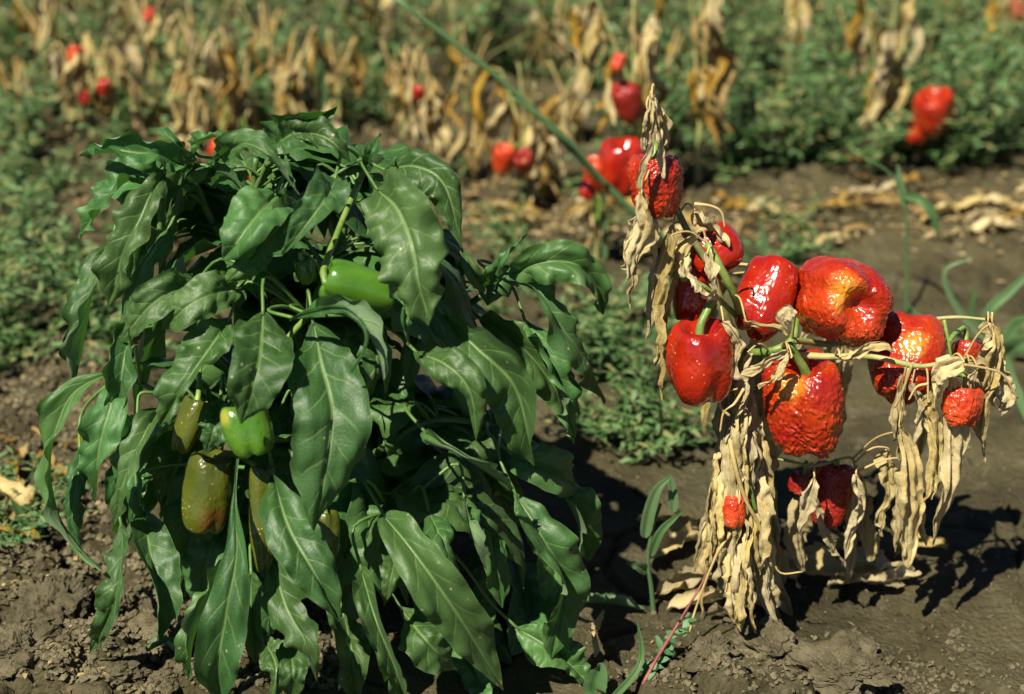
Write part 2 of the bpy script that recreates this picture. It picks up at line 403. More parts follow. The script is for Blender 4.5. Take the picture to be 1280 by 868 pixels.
M['red_dull'] = mat_fruit('red_rotting_shaded_skin', (.20, .008, .005), (.30, .020, .010), (.50, .09, .03), rough=.42, fleck=(.72, .40, .25), wr=.9, wscale=130., coat=.08)
M['orange'] = mat_fruit('orange_red_skin', (.44, .028, .006), (.52, .06, .010), (.78, .28, .03), rough=.28, wr=.8)
M['green'] = mat_fruit('green_fruit_skin', (.045, .13, .010), (.075, .18, .016), (.30, .30, .04), rough=.2, fleck=(.25, .3, .08), wr=.12, wscale=60.)
M['olive'] = mat_fruit('olive_fruit_skin', (.048, .062, .005), (.078, .09, .007), (.11, .045, .008), rough=.27, fleck=(.6, .5, .22), wr=.25, wscale=110., coat=.2)
M['weed'] = mat_weed('weed_leaf', [(.026, .066, .015), (.065, .14, .036), (.10, .195, .066), (.16, .25, .11), (.26, .23, .08)])
M['weed_bright'] = mat_weed('seedling_leaf', [(.05, .13, .05), (.09, .20, .08), (.12, .25, .12)], .25)
M['grass'] = mat_weed('grass_blade', [(.07, .15, .05), (.11, .20, .08), (.15, .24, .11)], .25, .42)
M['litter'] = mat_weed('litter', [(.20, .13, .05), (.34, .24, .10), (.45, .35, .18), (.16, .11, .05)], .1, .8)
M['pink'] = mat_plain('pink_stem', (.16, .035, .04), (.24, .08, .06), .5, 60., .0006, .4)

# ------------------------------------------------------------------ ground (one sheet, fine near the plants)
def axis_grid(lo, hi, fine, far, grow=1.13):
    a = list(np.arange(lo, hi + 1e-9, fine)); s = fine; x = a[-1]
    while x < far[1]: s *= grow; x += s; a.append(x)
    s = fine; x = lo; pre = []
    while x > far[0]: s *= grow; x -= s; pre.append(x)
    return np.array(pre[::-1] + a)
gx = axis_grid(-.78, .82, .0042, (-120, 120)); gy = axis_grid(1.20, 2.75, .0044, (-20, 220))
GX, GY = np.meshgrid(gx, gy); GZ = ground_z(GX, GY)
nx, ny = len(gx), len(gy)
gm = bpy.data.meshes.new('ground'); gm.vertices.add(nx * ny)
gm.vertices.foreach_set('co', np.stack([GX, GY, GZ], -1).astype(np.float32).ravel())
ii = (np.arange(ny - 1)[:, None] * nx + np.arange(nx - 1)[None, :]).ravel()
q = np.stack([ii, ii + 1, ii + nx + 1, ii + nx], -1).astype(np.int32)
gm.loops.add(q.size); gm.loops.foreach_set('vertex_index', q.ravel()); gm.polygons.add(len(q))
gm.polygons.foreach_set('loop_start', np.arange(0, q.size, 4, dtype=np.int32))
gm.polygons.foreach_set('use_smooth', np.ones(len(q), bool)); gm.materials.append(M['soil']); gm.update(); gm.validate()
go = link('ground', gm); tag(go, 'crusted dark brown field soil between the pepper rows', None, None, 'structure')

# soil clods
def clod(c, sx, sy, sz, seed, label, group=None):
    V, F = [], []; nu, nv = 72, 40; so = Vector((seed * 3.7, seed * 1.3, seed))
    for j in range(nv + 1):
        t = math.pi * j / nv
        for i in range(nu):
            a = 2 * math.pi * i / nu
            d = Vector((math.sin(t) * math.cos(a), math.sin(t) * math.sin(a), math.cos(t)))
            w = d * 1.5 + so
            r = 1 + .5 * noise.noise(w) + .25 * noise.noise(w * 2.3) - .16 * abs(noise.noise(w * 4.1)) + .09 * noise.noise(w * 9) - .05 * abs(noise.noise(w * 17)) + .04 * noise.noise(w * 33)
            r = round(r * 9) / 9 * .35 + r * .65
            V.append(Vector((d.x * sx * r, d.y * sy * r, d.z * sz * r)))
    for j in range(nv):
        for i in range(nu): F.append((j * nu + i, (j + 1) * nu + i, (j + 1) * nu + (i + 1) % nu, j * nu + (i + 1) % nu))
    o = link('soil_clod', mesh('soil_clod', V, F, M['clod'], smooth_=False), None, c); o.rotation_euler.z = seed * 1.7
    return tag(o, label, 'clod', group)
def put_clod(px, py, w, asp, seed, label, group=None):
    p = ground_at(px, py); s = w * pxm(p) * .5
    p.z = gz(p.x, p.y) + s * asp * .25
    clod(p, s, s * .8, s * asp, seed, label, group)
put_clod(62, 778, 118, .62, 1, 'pale crumbly soil clod beside the green plant, largest of the heap')
put_clod(28, 842, 92, .6, 2, 'brown soil clod in front of the largest pale clod')
put_clod(205, 800, 70, .5, 3, 'low brown clod under the hanging leaf tips of the green plant')
put_clod(150, 842, 90, .5, 4, 'brown clod on loose soil in front of the hanging leaf tips')
put_clod(962, 822, 98, .62, 5, 'grey soil clod with broken front face before the dead plant, largest there')
put_clod(1068, 812, 55, .8, 6, 'small upright grey clod beside the largest broken clod')
put_clod(1050, 858, 120, .38, 7, 'flat crumbling clod below the broken grey clod')
put_clod(888, 838, 72, .5, 8, 'mossy grey clod between pink stemmed weed and broken clod')
put_clod(920, 775, 0.1 + 30, .4, 9, 'tiny clod at the foot of the dead plant leaves')
gcl = 'small loose clods scattered on the soil'
for k in range(46):
    if k < 20: px, py, w = rnd.uniform(0, 330), rnd.uniform(730, 868), rnd.uniform(14, 34)
    elif k < 32: px, py, w = rnd.uniform(0, 110), rnd.uniform(400, 700), rnd.uniform(14, 34)
    else: px, py, w = rnd.uniform(760, 1270), rnd.uniform(500, 866), rnd.uniform(8, 20)
    put_clod(px, py, w, rnd.uniform(.5, .8), 20 + k, 'small loose crumb of dark soil lying on the ground', gcl)

ICO = [Vector(v).normalized() for v in ((-1, .6, 0), (1, .5, .2), (-.9, -.7, .1), (1, -.6, 0), (.1, -1, .8), (0, 1, .9), (.2, -.1, 1.1), (0, 0, -1))]
ICF = [(0, 5, 6), (0, 6, 2), (2, 6, 4), (4, 6, 3), (3, 6, 1), (1, 6, 5), (0, 2, 7), (2, 4, 7), (4, 3, 7), (3, 1, 7), (1, 5, 7), (5, 0, 7)]
cV, cF = [], []; kr = random.Random(12); cp = []
for k in range(9000):
    t = k % 10
    if t < 5: px, py, r = kr.uniform(-20, 420), kr.uniform(690, 868), kr.uniform(.0012, .0055)
    elif t < 7: px, py, r = kr.uniform(-20, 150), kr.uniform(420, 720), kr.uniform(.0015, .006)
    elif t < 9: px, py, r = kr.gauss(1000, 110), kr.gauss(845, 22), kr.uniform(.001, .004)
    else: px, py, r = kr.uniform(700, 1290), kr.uniform(420, 868), kr.uniform(.0008, .0026)
    p = ground_at(px, py); cp.append((p, r))
zz = ground_z(np.array([p.x for p, r in cp]), np.array([p.y for p, r in cp]))
for (p, r), z in zip(cp, zz):
    o = len(cV); m3 = Matrix.Rotation(kr.uniform(0, 6.28), 3, 'Z') @ Matrix.Rotation(kr.uniform(-.7, .7), 3, 'X')
    sc = Vector((kr.uniform(.7, 1.3), kr.uniform(.7, 1.3), kr.uniform(.5, 1.))) * r
    c = Vector((p.x, p.y, float(z) + r * .3))
    cV += [c + m3 @ Vector((v.x * sc.x, v.y * sc.y, v.z * sc.z)) * kr.uniform(.8, 1.25) for v in ICO]; cF += [tuple(i + o for i in f) for f in ICF]
tag(link('soil_crumbs', mesh('soil_crumbs', cV, cF, M['clod'], smooth_=False)), 'loose crumbs of dry soil strewn over the ground', 'soil', None, 'stuff')

# ------------------------------------------------------------------ fruit builder
def camvec(v): return (RGT * v[0] + UPC * v[1] + TOW * v[2]).normalized()
def fruit_geo(R, H, lobes, lobe_d, taper, seed, wrinkle, wsc, dimple=.35, bdimple=.18, blot=None, nu=230, nv=150, squash=1.0, power=.62):
    V, F, A = [], [], []; so = Vector((seed * 5.1, seed * 2.3, seed * 1.7))
    for j in range(nv + 1):
        t = math.pi * j / nv
        for i in range(nu):
            a = 2 * math.pi * i / nu
            zz = math.cos(t); s = math.sin(t) ** power if 0 < j < nv else 0.0
            tp = 1 - taper * (1 - zz) * .5
            aa = a + .25 * math.sin(zz * 2 + seed) + .18 * noise.noise(Vector((math.cos(a), math.sin(a), zz)) + so)
            g = abs(math.cos(aa * lobes / 2)) ** 5
            lam = 1 + .10 * math.sin(a + seed) + .07 * math.sin(2 * a + seed * 2)
            r = s * R * tp * lam * (1 - lobe_d * g * (.45 + .55 * abs(zz) ** .7))
            rn = s
            z = H * (math.copysign(abs(zz) ** .8, zz)) * .5
            z -= H * dimple * math.exp(-(rn / .48) ** 2) if zz > 0 else 0
            z += H * bdimple * math.exp(-(rn / .42) ** 2) if zz < 0 else 0
            if zz < 0: z -= H * .07 * (1 - g) * rn * abs(zz)
            else: z += H * .05 * (1 - g) * rn * zz
            p = Vector((r * math.cos(a), r * math.sin(a) * squash, z))
            n = Vector((math.cos(a) * s, math.sin(a) * s, zz)).normalized()
            big = noise.noise(p * 24 + so) * R * .10
            w = 0
            if wrinkle:
                q = Vector((p.x, p.y, p.z * .75)) * wsc * 1.65 + so
                q = q + Vector((noise.noise(q * .5), noise.noise(q * .5 + so), 0)) * .8
                msk = .75 + .5 * noise.noise(p * 24 + so * 2)
                w = (-(1 - abs(noise.noise(q)) * 2.2) * .8 - (1 - abs(noise.noise(q * 2.1)) * 2.2) * .4) * wrinkle * min(1.2, msk)
            p = p + n * (big + w * .8)
            V.append(p)
            A.append(0 if blot is None else max(0., 1 - (p.normalized() - blot[0]).length / blot[1]))
    for j in range(nv):
        for i in range(nu): F.append((j * nu + i, (j + 1) * nu + i, (j + 1) * nu + (i + 1) % nu, j * nu + (i + 1) % nu))
    top = min((v for v in V[:nu]), key=lambda v: 0).z
    return V, F, A, top

def frame_from(axis, spin):
    z = axis.normalized(); x = z.cross(Vector((0.31, .2, .93)))
    if x.length < .1: x = z.cross(Vector((1, 0, 0)))
    x.normalize(); y = z.cross(x)
    m = Matrix((x, y, z)).transposed()
    return m @ Matrix.Rotation(spin, 3, 'Z')

def calyx_geo(R, seed):
    V = [Vector((0, 0, .002))]; F = []; n = 30
    for k in range(n):
        a = 2 * math.pi * k / n; r = R * (.30 + .11 * (abs(math.sin(a * 2.5 + seed)) ** 2))
        V.append(Vector((r * .5 * math.cos(a), r * .5 * math.sin(a), .004)))
        V.append(Vector((r * math.cos(a), r * math.sin(a), .0035 + R * .07)))
    for k in range(n):
        a, b = 1 + 2 * k, 1 + 2 * ((k + 1) % n)
        F.append((0, a, b)); F.append((a, a + 1, b + 1, b))
    return V, F

def add_fruit(root, base, px, py, Y, wpx, hpx, axis, lobes=4, mat='red', lobe_d=.16, taper=.15, seed=1, wrinkle=.0012, wsc=150.,
              blot=None, stalk=None, spin=0.0, name='fruit', label=None, calyx=True, stalk_mat='greenstalk', **kw):
    c = at(px, py, Y, .03); s = pxm(c); R, H = wpx * s * .5, hpx * s
    ax = camvec(axis); m3 = frame_from(ax, spin)
    bl = None
    if blot: bl = (m3.inverted() @ camvec(blot[0]), blot[1])
    V, F, A, top = fruit_geo(R, H, lobes, lobe_d, taper, seed, wrinkle, wsc, blot=bl, **kw)
    o = link(name, mesh(name, V, F, M[mat], attr=A), root, c - Vector(base))
    o.rotation_euler = m3.to_euler()
    if label: o['label'] = label
    topw = c + m3 @ Vector((0, 0, top))
    inv = m3.inverted()
    if calyx:
        cv, cf = calyx_geo(R, seed); link('calyx', mesh('calyx', [v + Vector((0, 0, top)) for v in cv], cf, M[stalk_mat]), o)
    if stalk is not None:
        tgt = Vector(stalk); mid = topw.lerp(tgt, .5) + ax * .012
        V, F = tube([topw - ax * .004, topw + ax * min(.02, (tgt - topw).length * .4), mid, tgt], [R * .11 + .0012, R * .085 + .001, R * .075 + .001, R * .09 + .001], 10, 16, .15, seed)
        link('stalk', mesh('stalk', [inv @ (v - c) for v in V], F, M[stalk_mat]), o)
    return o

# ------------------------------------------------------------------ the green wilting plant
YP = 1.56
gp = at(405, 752, YP); gp.z = gz(gp.x, gp.y) - .004
plant = empty('pepper_plant', gp)
tag(plant, 'leafy green pepper plant with wilting drooping leaves and unripe green fruit', 'plant')
BR = []
def branch(pts, r0, r1, name='branch'):
    P = [at(x, y, YP - d, None) for x, y, d in pts]
    if name == 'stem': P[0].z = gp.z - .01
    V, F = tube(P, [r0, (r0 + r1) * .5, r1], 9, len(P) * 7, .18, len(BR))
    part(name, V, F, M['stem'], plant, P[0], gp)
    c, _ = catmull(P, 40); BR.extend(c)
branch([(405, 752, 0), (408, 650, 0), (400, 560, .0), (402, 470, .01)], .009, .007, 'stem')
branch([(402, 470, .01), (345, 400, .02), (285, 310, .02), (258, 262, .02), (236, 204, .03)], .0058, .003)
branch([(345, 400, .02), (332, 330, .03), (318, 240, .02), (320, 198, .02)], .0045, .0025)
branch([(402, 470, .01), (425, 400, .03), (428, 300, .05), (440, 250, .05), (458, 207, .05)], .0056, .003)
branch([(425, 400, .03), (500, 400, .04), (575, 385, .03), (612, 362, .03), (636, 346, .03)], .005, .0025)
branch([(400, 560, 0), (330, 500, .03), (255, 430, .04), (205, 340, .02), (200, 250, .01)], .0055, .0028)
branch([(400, 560, 0), (310, 545, .06), (215, 500, .05), (150, 465, .03)], .005, .0026)
branch([(408, 610, 0), (480, 560, .07), (545, 525, .08), (640, 540, .05), (690, 575, .04)], .005, .0026)
branch([(408, 640, 0), (430, 610, .10), (460, 625, .14), (500, 640, .15)], .0042, .0025)
branch([(408, 660, 0), (340, 600, .10), (300, 570, .15)], .0042, .0025)
branch([(318, 240, .02), (345, 178, .03)], .0026, .0018)
branch([(428, 300, .05), (405, 350, .10), (385, 395, .13)], .003, .002)

def shell(px, py):
    t = min(1, max(0, (py - 150) / 650.0)); R = .05 + .19 * t ** .8
    return R * math.sqrt(max(0, 1 - ((px - 400) / 370.0) ** 2))
leaf_no = [0]
def pleaf(pts, w, d=0.0, roll=None, fold=20, curl=45, wave=.10, arch=.02, pet=True, **kw):
    leaf_no[0] += 1; n = len(pts); P = []
    for k, (x, y) in enumerate(pts):
        u = k / (n - 1)
        P.append(at(x, y, YP - (shell(x, y) + d - .035 * (1 - u) ** 2 + arch * math.sin(math.pi * u))))
    mx = sum(p[0] for p in pts) / n
    if roll is None: roll = (34 * (400 - mx) / 330.0,) * 2
    elif not isinstance(roll, tuple): roll = (roll, roll)
    W = w * .88 * pxm(P[n // 2])
    lr = random.Random(leaf_no[0] * 13); kw.setdefault('prof', (lr.uniform(.6, .9), lr.uniform(.85, 1.15))); tw = lr.uniform(-58, 58); roll = (roll[0] - tw * .3, roll[1] + tw)
    V, F, UV, c = blade(P, W, roll, fold + lr.uniform(-12, 34), lr.uniform(-40, 62), wave, seed=leaf_no[0], vary=30, quilt=.055, nu=46, nh=9, freq=lr.uniform(2.5, 4.2), **kw)
    for v in V:
        if v.z < .004: v.z = .004 + (v.z - .004) * .1
    mi = [0] * len(F)
    if pet:
        b = P[0]; T = (c[1] - c[0]).normalized()
        near = min(BR, key=lambda q: (q - b).length + .4 * max(0, q.z - b.z) + .15 * max(0, b.z - q.z))
        dist = (near - b).length
        if dist > .004:
            mid = b - T * min(.03, dist * .45) + Vector((0, 0, .25 * min(.05, dist)))
            tv, tf = tube([near, near.lerp(mid, .6) + Vector((0, 0, dist * .08)), mid, b + T * .004], [.0024, .0017, .0015, .0016], 7, 16)
            off = len(V); V = V + tv; UV = UV + [(.5, .5)] * len(tv); F = F + [tuple(i + off for i in f) for f in tf]; mi += [1] * len(tf)
    # midrib ridge
    rr = [max(.0005, .0016 * (1 - k / 9.0)) for k in range(10)]
    part('leaf', V, F, [M['leaf'], M['petiole']], plant, P[0], gp, uvs=UV, midx=mi)

LV = [
 # top left whorl
 ([(230, 206), (190, 192), (145, 188), (99, 194)], 58, .03, 48, 12, 40),
 ([(236, 198), (220, 178), (197, 160)], 34, .02, 30, 25, 20),
 ([(240, 195), (255, 175), (289, 163)], 34, .02, -35, 25, 20),
 ([(206, 216), (188, 243), (168, 288), (151, 324), (135, 384)], 74, .05, 18, 35, 60),
 ([(203, 214), (160, 224), (128, 255), (99, 298)], 62, .02, 40, 10, 50),
 ([(140, 305), (118, 345), (106, 410), (92, 478)], 66, .00, 30, 15, 70),
 ([(212, 286), (182, 322), (163, 368), (150, 425)], 58, .03, 35, 10, 60),
 ([(250, 350), (212, 365), (178, 392), (150, 426)], 66, .05, 5, 10, 40),
 ([(300, 358), (262, 368), (228, 388), (203, 412)], 66, .05, 0, 15, 40),
 ([(345, 243), (322, 268), (298, 300), (278, 324)], 88, .05, 10, 18, 45),
 ([(388, 236), (365, 265), (340, 295), (318, 313)], 66, .03, 0, 15, 40),
 ([(420, 222), (405, 250), (380, 285), (353, 318)], 70, .07, 20, 18, 30),
 ([(340, 296), (318, 318), (295, 342), (276, 358)], 56, .03, 0, 15, 30),
 ([(334, 188), (362, 168), (392, 150), (421, 133)], 72, .03, -40, 32, 10),
 ([(348, 170), (385, 165), (415, 176), (438, 202)], 46, .04, -20, 10, 40),
 ([(270, 200), (302, 180), (335, 194), (374, 243)], 48, .05, -10, 15, 50),
 ([(262, 215), (280, 218), (298, 232), (306, 250)], 46, .0, 0, 10, 30),
 ([(240, 212), (222, 228), (212, 250), (206, 285)], 50, -.02, 0, 10, 30),
 # top centre
 ([(470, 236), (496, 260), (513, 300), (522, 345), (536, 407)], 116, .07, 2, 14, 50),
 ([(478, 213), (520, 208), (556, 232), (577, 310)], 74, .02, -12, 10, 55),
 ([(458, 208), (463, 190), (476, 166)], 22, .03, -30, 30, 20),
 ([(452, 207), (430, 210), (404, 228)], 34, .02, 20, 20, 30),
 ([(512, 380), (505, 400), (512, 432)], 34, .06, -20, 20, 50),
 # right branch
 ([(613, 354), (628, 325), (658, 292)], 36, .02, -25, 25, 25),
 ([(606, 360), (592, 340), (575, 314)], 30, .01, 20, 25, 20),
 ([(636, 344), (675, 328), (718, 330), (745, 356), (754, 393)], 70, .05, -4, 10, 50),
 ([(630, 351), (668, 362), (702, 408), (735, 455), (756, 505)], 74, .03, -38, 18, 55),
 ([(553, 394), (600, 438), (645, 486), (668, 582)], 104, .05, -22, 14, 50),
 ([(518, 440), (558, 456), (587, 490), (595, 550)], 64, .07, -18, 15, 50),
 ([(655, 400), (690, 465), (718, 555)], 90, .00, -30, 14, 40),
 ([(600, 400), (640, 420), (690, 480), (720, 540)], 80, -.05, -25, 14, 40),
 # centre
 ([(382, 394), (424, 386), (458, 410), (477, 450), (483, 492)], 58, .07, -62, 20, 60),
 ([(391, 402), (402, 455), (416, 515), (408, 585), (392, 664)], 112, .07, 8, 16, 60),
 ([(329, 390), (325, 440), (316, 482), (301, 530)], 96, .09, 4, 14, 40),
 ([(288, 398), (252, 450), (226, 490), (199, 533)], 90, .06, 14, 18, 35),
 ([(276, 500), (268, 535), (256, 568)], 54, .04, 0, 14, 30),
 ([(470, 425), (470, 460), (463, 495)], 56, .03, -20, 14, 40),
 ([(365, 520), (365, 570), (362, 630)], 70, -.05, 0, 14, 40),
 # left side
 ([(135, 466), (92, 490), (71, 531), (61, 585), (71, 642), (94, 680), (126, 714)], 56, .05, 30, 10, 85),
 ([(148, 468), (137, 510), (123, 560), (118, 628)], 60, .06, 10, 14, 45),
 ([(188, 396), (160, 430), (150, 478), (140, 540)], 60, .04, 42, 18, 60),
 ([(198, 512), (176, 550), (153, 606), (143, 657)], 56, .05, 30, 20, 50),
 ([(172, 520), (165, 560), (172, 620), (180, 660)], 56, -.02, 20, 14, 40),
 ([(180, 636), (187, 690), (197, 740), (198, 802)], 80, .03, 0, 12, 40),
 ([(152, 655), (152, 710), (140, 760), (112, 817)], 60, .02, 25, 20, 30),
 ([(100, 560), (96, 600), (90, 650), (98, 690)], 44, -.02, 30, 14, 40),
 # bottom centre
 ([(297, 566), (293, 630), (296, 690), (284, 760), (272, 830), (276, 884)], 72, .06, 4, 16, 55, (2.2, 1.0)),
 ([(285, 690), (262, 745), (242, 795), (236, 850)], 54, .02, 50, 20, 60),
 ([(342, 596), (360, 658), (392, 715), (424, 777)], 84, .05, 12, 22, 40),
 ([(338, 690), (358, 760), (384, 808), (396, 852)], 60, .04, 15, 24, 50),
 ([(314, 715), (314, 770), (320, 830)], 50, .02, 0, 16, 50),
 ([(478, 643), (520, 694), (570, 765), (629, 863)], 86, .06, -8, 16, 40),
 ([(535, 638), (556, 682), (587, 737)], 60, .03, -25, 14, 40),
 ([(580, 620), (592, 670), (609, 712)], 40, .03, -45, 14, 40),
 ([(605, 630), (616, 690), (628, 760)], 44, .0, -50, 14, 60),
 ([(644, 618), (676, 670), (703, 730), (689, 824)], 92, .05, -14, 14, 50),
 ([(688, 598), (716, 640), (736, 702)], 74, .01, -22, 14, 40),
 ([(530, 540), (575, 568), (642, 611)], 60, .07, -10, 12, 20),
 ([(638, 568), (680, 586), (724, 612)], 74, .02, 0, 14, 30),
 ([(451, 710), (470, 775), (496, 842), (512, 896)], 70, .05, -6, 24, 40),
 ([(500, 760), (535, 803), (572, 838)], 74, .03, 0, 14, 40),
 ([(645, 785), (690, 812), (738, 856)], 74, .02, 0, 10, 40),
 ([(496, 684), (489, 720), (480, 758)], 34, .04, 40, 14, 50),
 ([(430, 770), (440, 820), (446, 880)], 60, -.02, 10, 14, 40),
 ([(360, 800), (366, 840), (362, 880)], 46, .02, 10, 14, 40),
 ([(560, 590), (600, 630), (640, 690)], 80, -.14, -10, 14, 40),
 ([(480, 540), (500, 590), (530, 650)], 90, -.14, -5, 14, 40),
 ([(440, 600), (450, 670), (440, 740)], 90, -.14, 5, 14, 40),
 ([(240, 640), (232, 700), (225, 760)], 70, -.14, 5, 14, 40),
 ([(640, 700), (660, 760), (640, 820)], 80, -.14, -15, 14, 40),
 ([(560, 720), (590, 780), (640, 830)], 70, -.14, -15, 14, 40),
]
LV += [
 ([(250, 520), (222, 580), (200, 650)], 90, -.07, 10, 14, 40), ([(270, 560), (240, 640), (228, 720)], 90, -.09, 5, 14, 40), ([(200, 540), (165, 600), (150, 680)], 76, -.07, 20, 14, 40),
 ([(300, 620), (262, 690), (250, 770)], 84, -.09, 0, 14, 40), ([(470, 470), (500, 530), (510, 600)], 80, -.11, -5, 14, 40), ([(430, 330), (470, 380), (490, 450)], 80, -.10, -5, 14, 40), ([(300, 300), (262, 350), (240, 420)], 76, -.06, 10, 14, 40),
 ([(362, 398), (398, 389), (434, 388), (458, 412), (455, 440), (438, 466)], 17, .10, 30, 30, 20, (.3, .5)),
 ([(300, 640), (290, 700), (262, 760)], 70, -.12, 10, 14, 40), ([(370, 650), (350, 720), (330, 800)], 76, -.12, 5, 14, 40),
 ([(470, 640), (440, 720), (420, 800)], 80, -.13, 0, 14, 40), ([(520, 660), (540, 740), (550, 810)], 80, -.13, -8, 14, 40),
 ([(600, 660), (610, 730), (600, 800)], 80, -.12, -10, 14, 40), ([(660, 640), (690, 700), (700, 770)], 76, -.10, -20, 14, 40),
 ([(210, 600), (170, 660), (140, 720)], 66, -.08, 20, 14, 40), ([(430, 560), (470, 610), (500, 680)], 80, -.13, 0, 14, 40),
 ([(560, 560), (600, 600), (660, 640)], 80, -.12, -10, 14, 40), ([(330, 800), (345, 835), (336, 880)], 50, -.03, 0, 14, 40), ([(560, 800), (590, 835), (610, 880)], 60, -.04, 0, 14, 40),
]
for e in LV:
    pts, w, d, roll, fold, curl = e[:6]
    pleaf(pts, w, d, roll, fold, curl, wave=rnd.uniform(.12, .34), **({'prof': e[6]} if len(e) > 6 else {}))

# the leaves inside and on the far side of the plant
fr = random.Random(21)
for k in range(190):
    b = fr.choice(BR[22:]); b = Vector(b)
    az = fr.uniform(-.35, math.pi + .35) if k % 5 else fr.uniform(0, 6.28)
    out = Vector((math.cos(az), math.sin(az), 0))
    front = max(0, -out.y)
    ln = fr.uniform(.09, .15) * (1 - .5 * front); dr = fr.uniform(.3, 1.3)
    p0 = b + out * .03 * (1 - front) + Vector((0, 0, .012)); p1 = p0 + out * ln * .45 + Vector((0, 0, ln * .10 - .02 * dr)); p2 = p1 + out * ln * .32 - Vector((0, 0, ln * .45 * dr)); p3 = p2 + out * ln * .1 - Vector((0, 0, ln * .4 * dr))
    P = [p0, p1, p2, p3]
    if max(p.z for p in P) > .50 - .25 * abs(p0.x - gp.x) or max(p.x for p in P) > .045 or min(p.x for p in P) < -.40: continue
    for p in P: p.z = max(p.z, .012)
    V, F, UV, c = blade(P, fr.uniform(.055, .085), (fr.uniform(-25, 25),) * 2, 14, 45, .12, seed=500 + k, ref=out * .5 + Vector((0, 0, 1)), nu=24, nh=5, vary=18)
    V = [Vector((v.x, v.y, max(v.z, .004))) for v in V]
    tv, tf = tube([b, b.lerp(p0, .5) + Vector((0, 0, .004)), p0], [.0018, .0014, .0014], 6, 8)
    off = len(V); mi = [0] * len(F) + [1] * len(tf); V = V + tv; UV = UV + [(.5, .5)] * len(tv); F = F + [tuple(i + off for i in f) for f in tf]
    part('leaf', V, F, [M['leaf'], M['petiole']], plant, b, gp, uvs=UV, midx=mi)

def nearb(p): return min(BR, key=lambda q: (q - p).length + .6 * max(0, p.z - q.z))
def gfruit(px, py, d, w, h, axis, **kw):
    p = at(px, py - h * .6, YP - d); add_fruit(plant, gp, px, py, YP - d, w, h, axis, stalk=nearb(p), **kw)
gfruit(447, 362, .185, 66, 100, (-.93, .3, .2), mat='green', lobes=3, wrinkle=0, lobe_d=.14, taper=.25, seed=3)
gfruit(381, 338, .12, 32, 36, (-.2, .9, .3), mat='green', lobes=3, wrinkle=0, seed=4)
gfruit(312, 533, .215, 64, 78, (-.25, .95, .1), mat='green', lobes=4, wrinkle=.0003, seed=5, blot=((-.8, .3, .6), .55), label='green fruit with a pale yellow scar')
gfruit(262, 612, .18, 74, 112, (.15, .97, .1), mat='olive', lobes=3, wrinkle=.0005, wsc=120., taper=.1, seed=6, blot=((.2, -.8, .5), .75), label='olive fruit turning brown at its wrinkled lower end')
gfruit(329, 645, .215, 46, 150, (0, 1, 0), mat='olive', lobes=3, wrinkle=.0005, taper=.45, seed=7, label='long narrow olive fruit')
gfruit(236, 530, .15, 46, 80, (.3, .9, 0), mat='olive', lobes=3, wrinkle=.0003, taper=.3, seed=8)
gfruit(405, 672, .20, 44, 80, (0, 1, .1), mat='olive', lobes=3, wrinkle=.0004, taper=.3, seed=9)

# ------------------------------------------------------------------ the dead plant with red fruit
YD = 1.56
dp = at(938, 748, YD); dp.z = gz(dp.x, dp.y) - .004
dead = empty('withered_pepper_plant', dp)
tag(dead, 'withered pepper plant with hanging tan leaves and wrinkled red fruit, in sharp focus', 'plant')
DB = []
def dbranch(pts, r0, r1, mat='drystem', name='branch'):
    P = [at(x, y, YD - d, None) for x, y, d in pts]
    if name == 'stem': P[0].z = dp.z - .01
    V, F = tube(P, [r0, (r0 + r1) * .5, r1], 9, len(P) * 7, .2, len(DB))
    part(name, V, F, M[mat], dead, P[0], dp); c, _ = catmull(P, 30); DB.extend(c)
dbranch([(938, 748, 0), (936, 660, .02), (932, 580, .03), (930, 500, .04), (928, 440, .04)], .0065, .005, 'drystem', 'stem')
dbranch([(928, 440, .04), (905, 390, .06), (885, 330, .06), (860, 290, .06), (838, 240, .05), (822, 170, .05), (815, 116, .05)], .0048, .002, 'drystem')
dbranch([(930, 405, .05), (918, 370, .09), (898, 330, .10), (884, 305, .09)], .0045, .0036, 'greenstalk')
dbranch([(928, 440, .04), (960, 440, .08), (990, 425, .08), (996, 395, .05), (1010, 350, -.02)], .0042, .003, 'greenstalk')
dbranch([(960, 440, .08), (1030, 446, .09), (1090, 446, .09), (1150, 458, .10), (1200, 450, .09), (1245, 462, .08)], .0038, .0016, 'drystem')
dbranch([(1090, 420, .02), (1140, 404, .03), (1190, 397, .04), (1238, 400, .05)], .0028, .0014, 'drystem')
dbranch([(990, 425, .08), (1040, 430, .04), (1090, 420, .02)], .0035, .003, 'drystem')
dbranch([(930, 405, .05), (895, 370, .09), (870, 352, .10), (842, 342, .09)], .003, .0018, 'greenstalk')
dbranch([(930, 500, .04), (925, 540, .10), (935, 600, .12), (945, 640, .12)], .003, .002, 'greenstalk')
dbranch([(912, 515, .06), (914, 560, .12), (930, 620, .13), (950, 660, .13), (965, 710, .13)], .0028, .0014, 'straw')
dbranch([(920, 620, .12), (916, 660, .13), (895, 695, .14), (870, 760, .14), (862, 790, .15)], .0018, .001, 'straw')
dbranch([(1180, 400, .04), (1186, 430, .05), (1192, 470, .06)], .002, .0012, 'greenstalk')
dbranch([(928, 560, .03), (980, 575, .06), (1020, 582, .07), (1062, 572, .06), (1070, 590, .07)], .002, .0012, 'drystem')

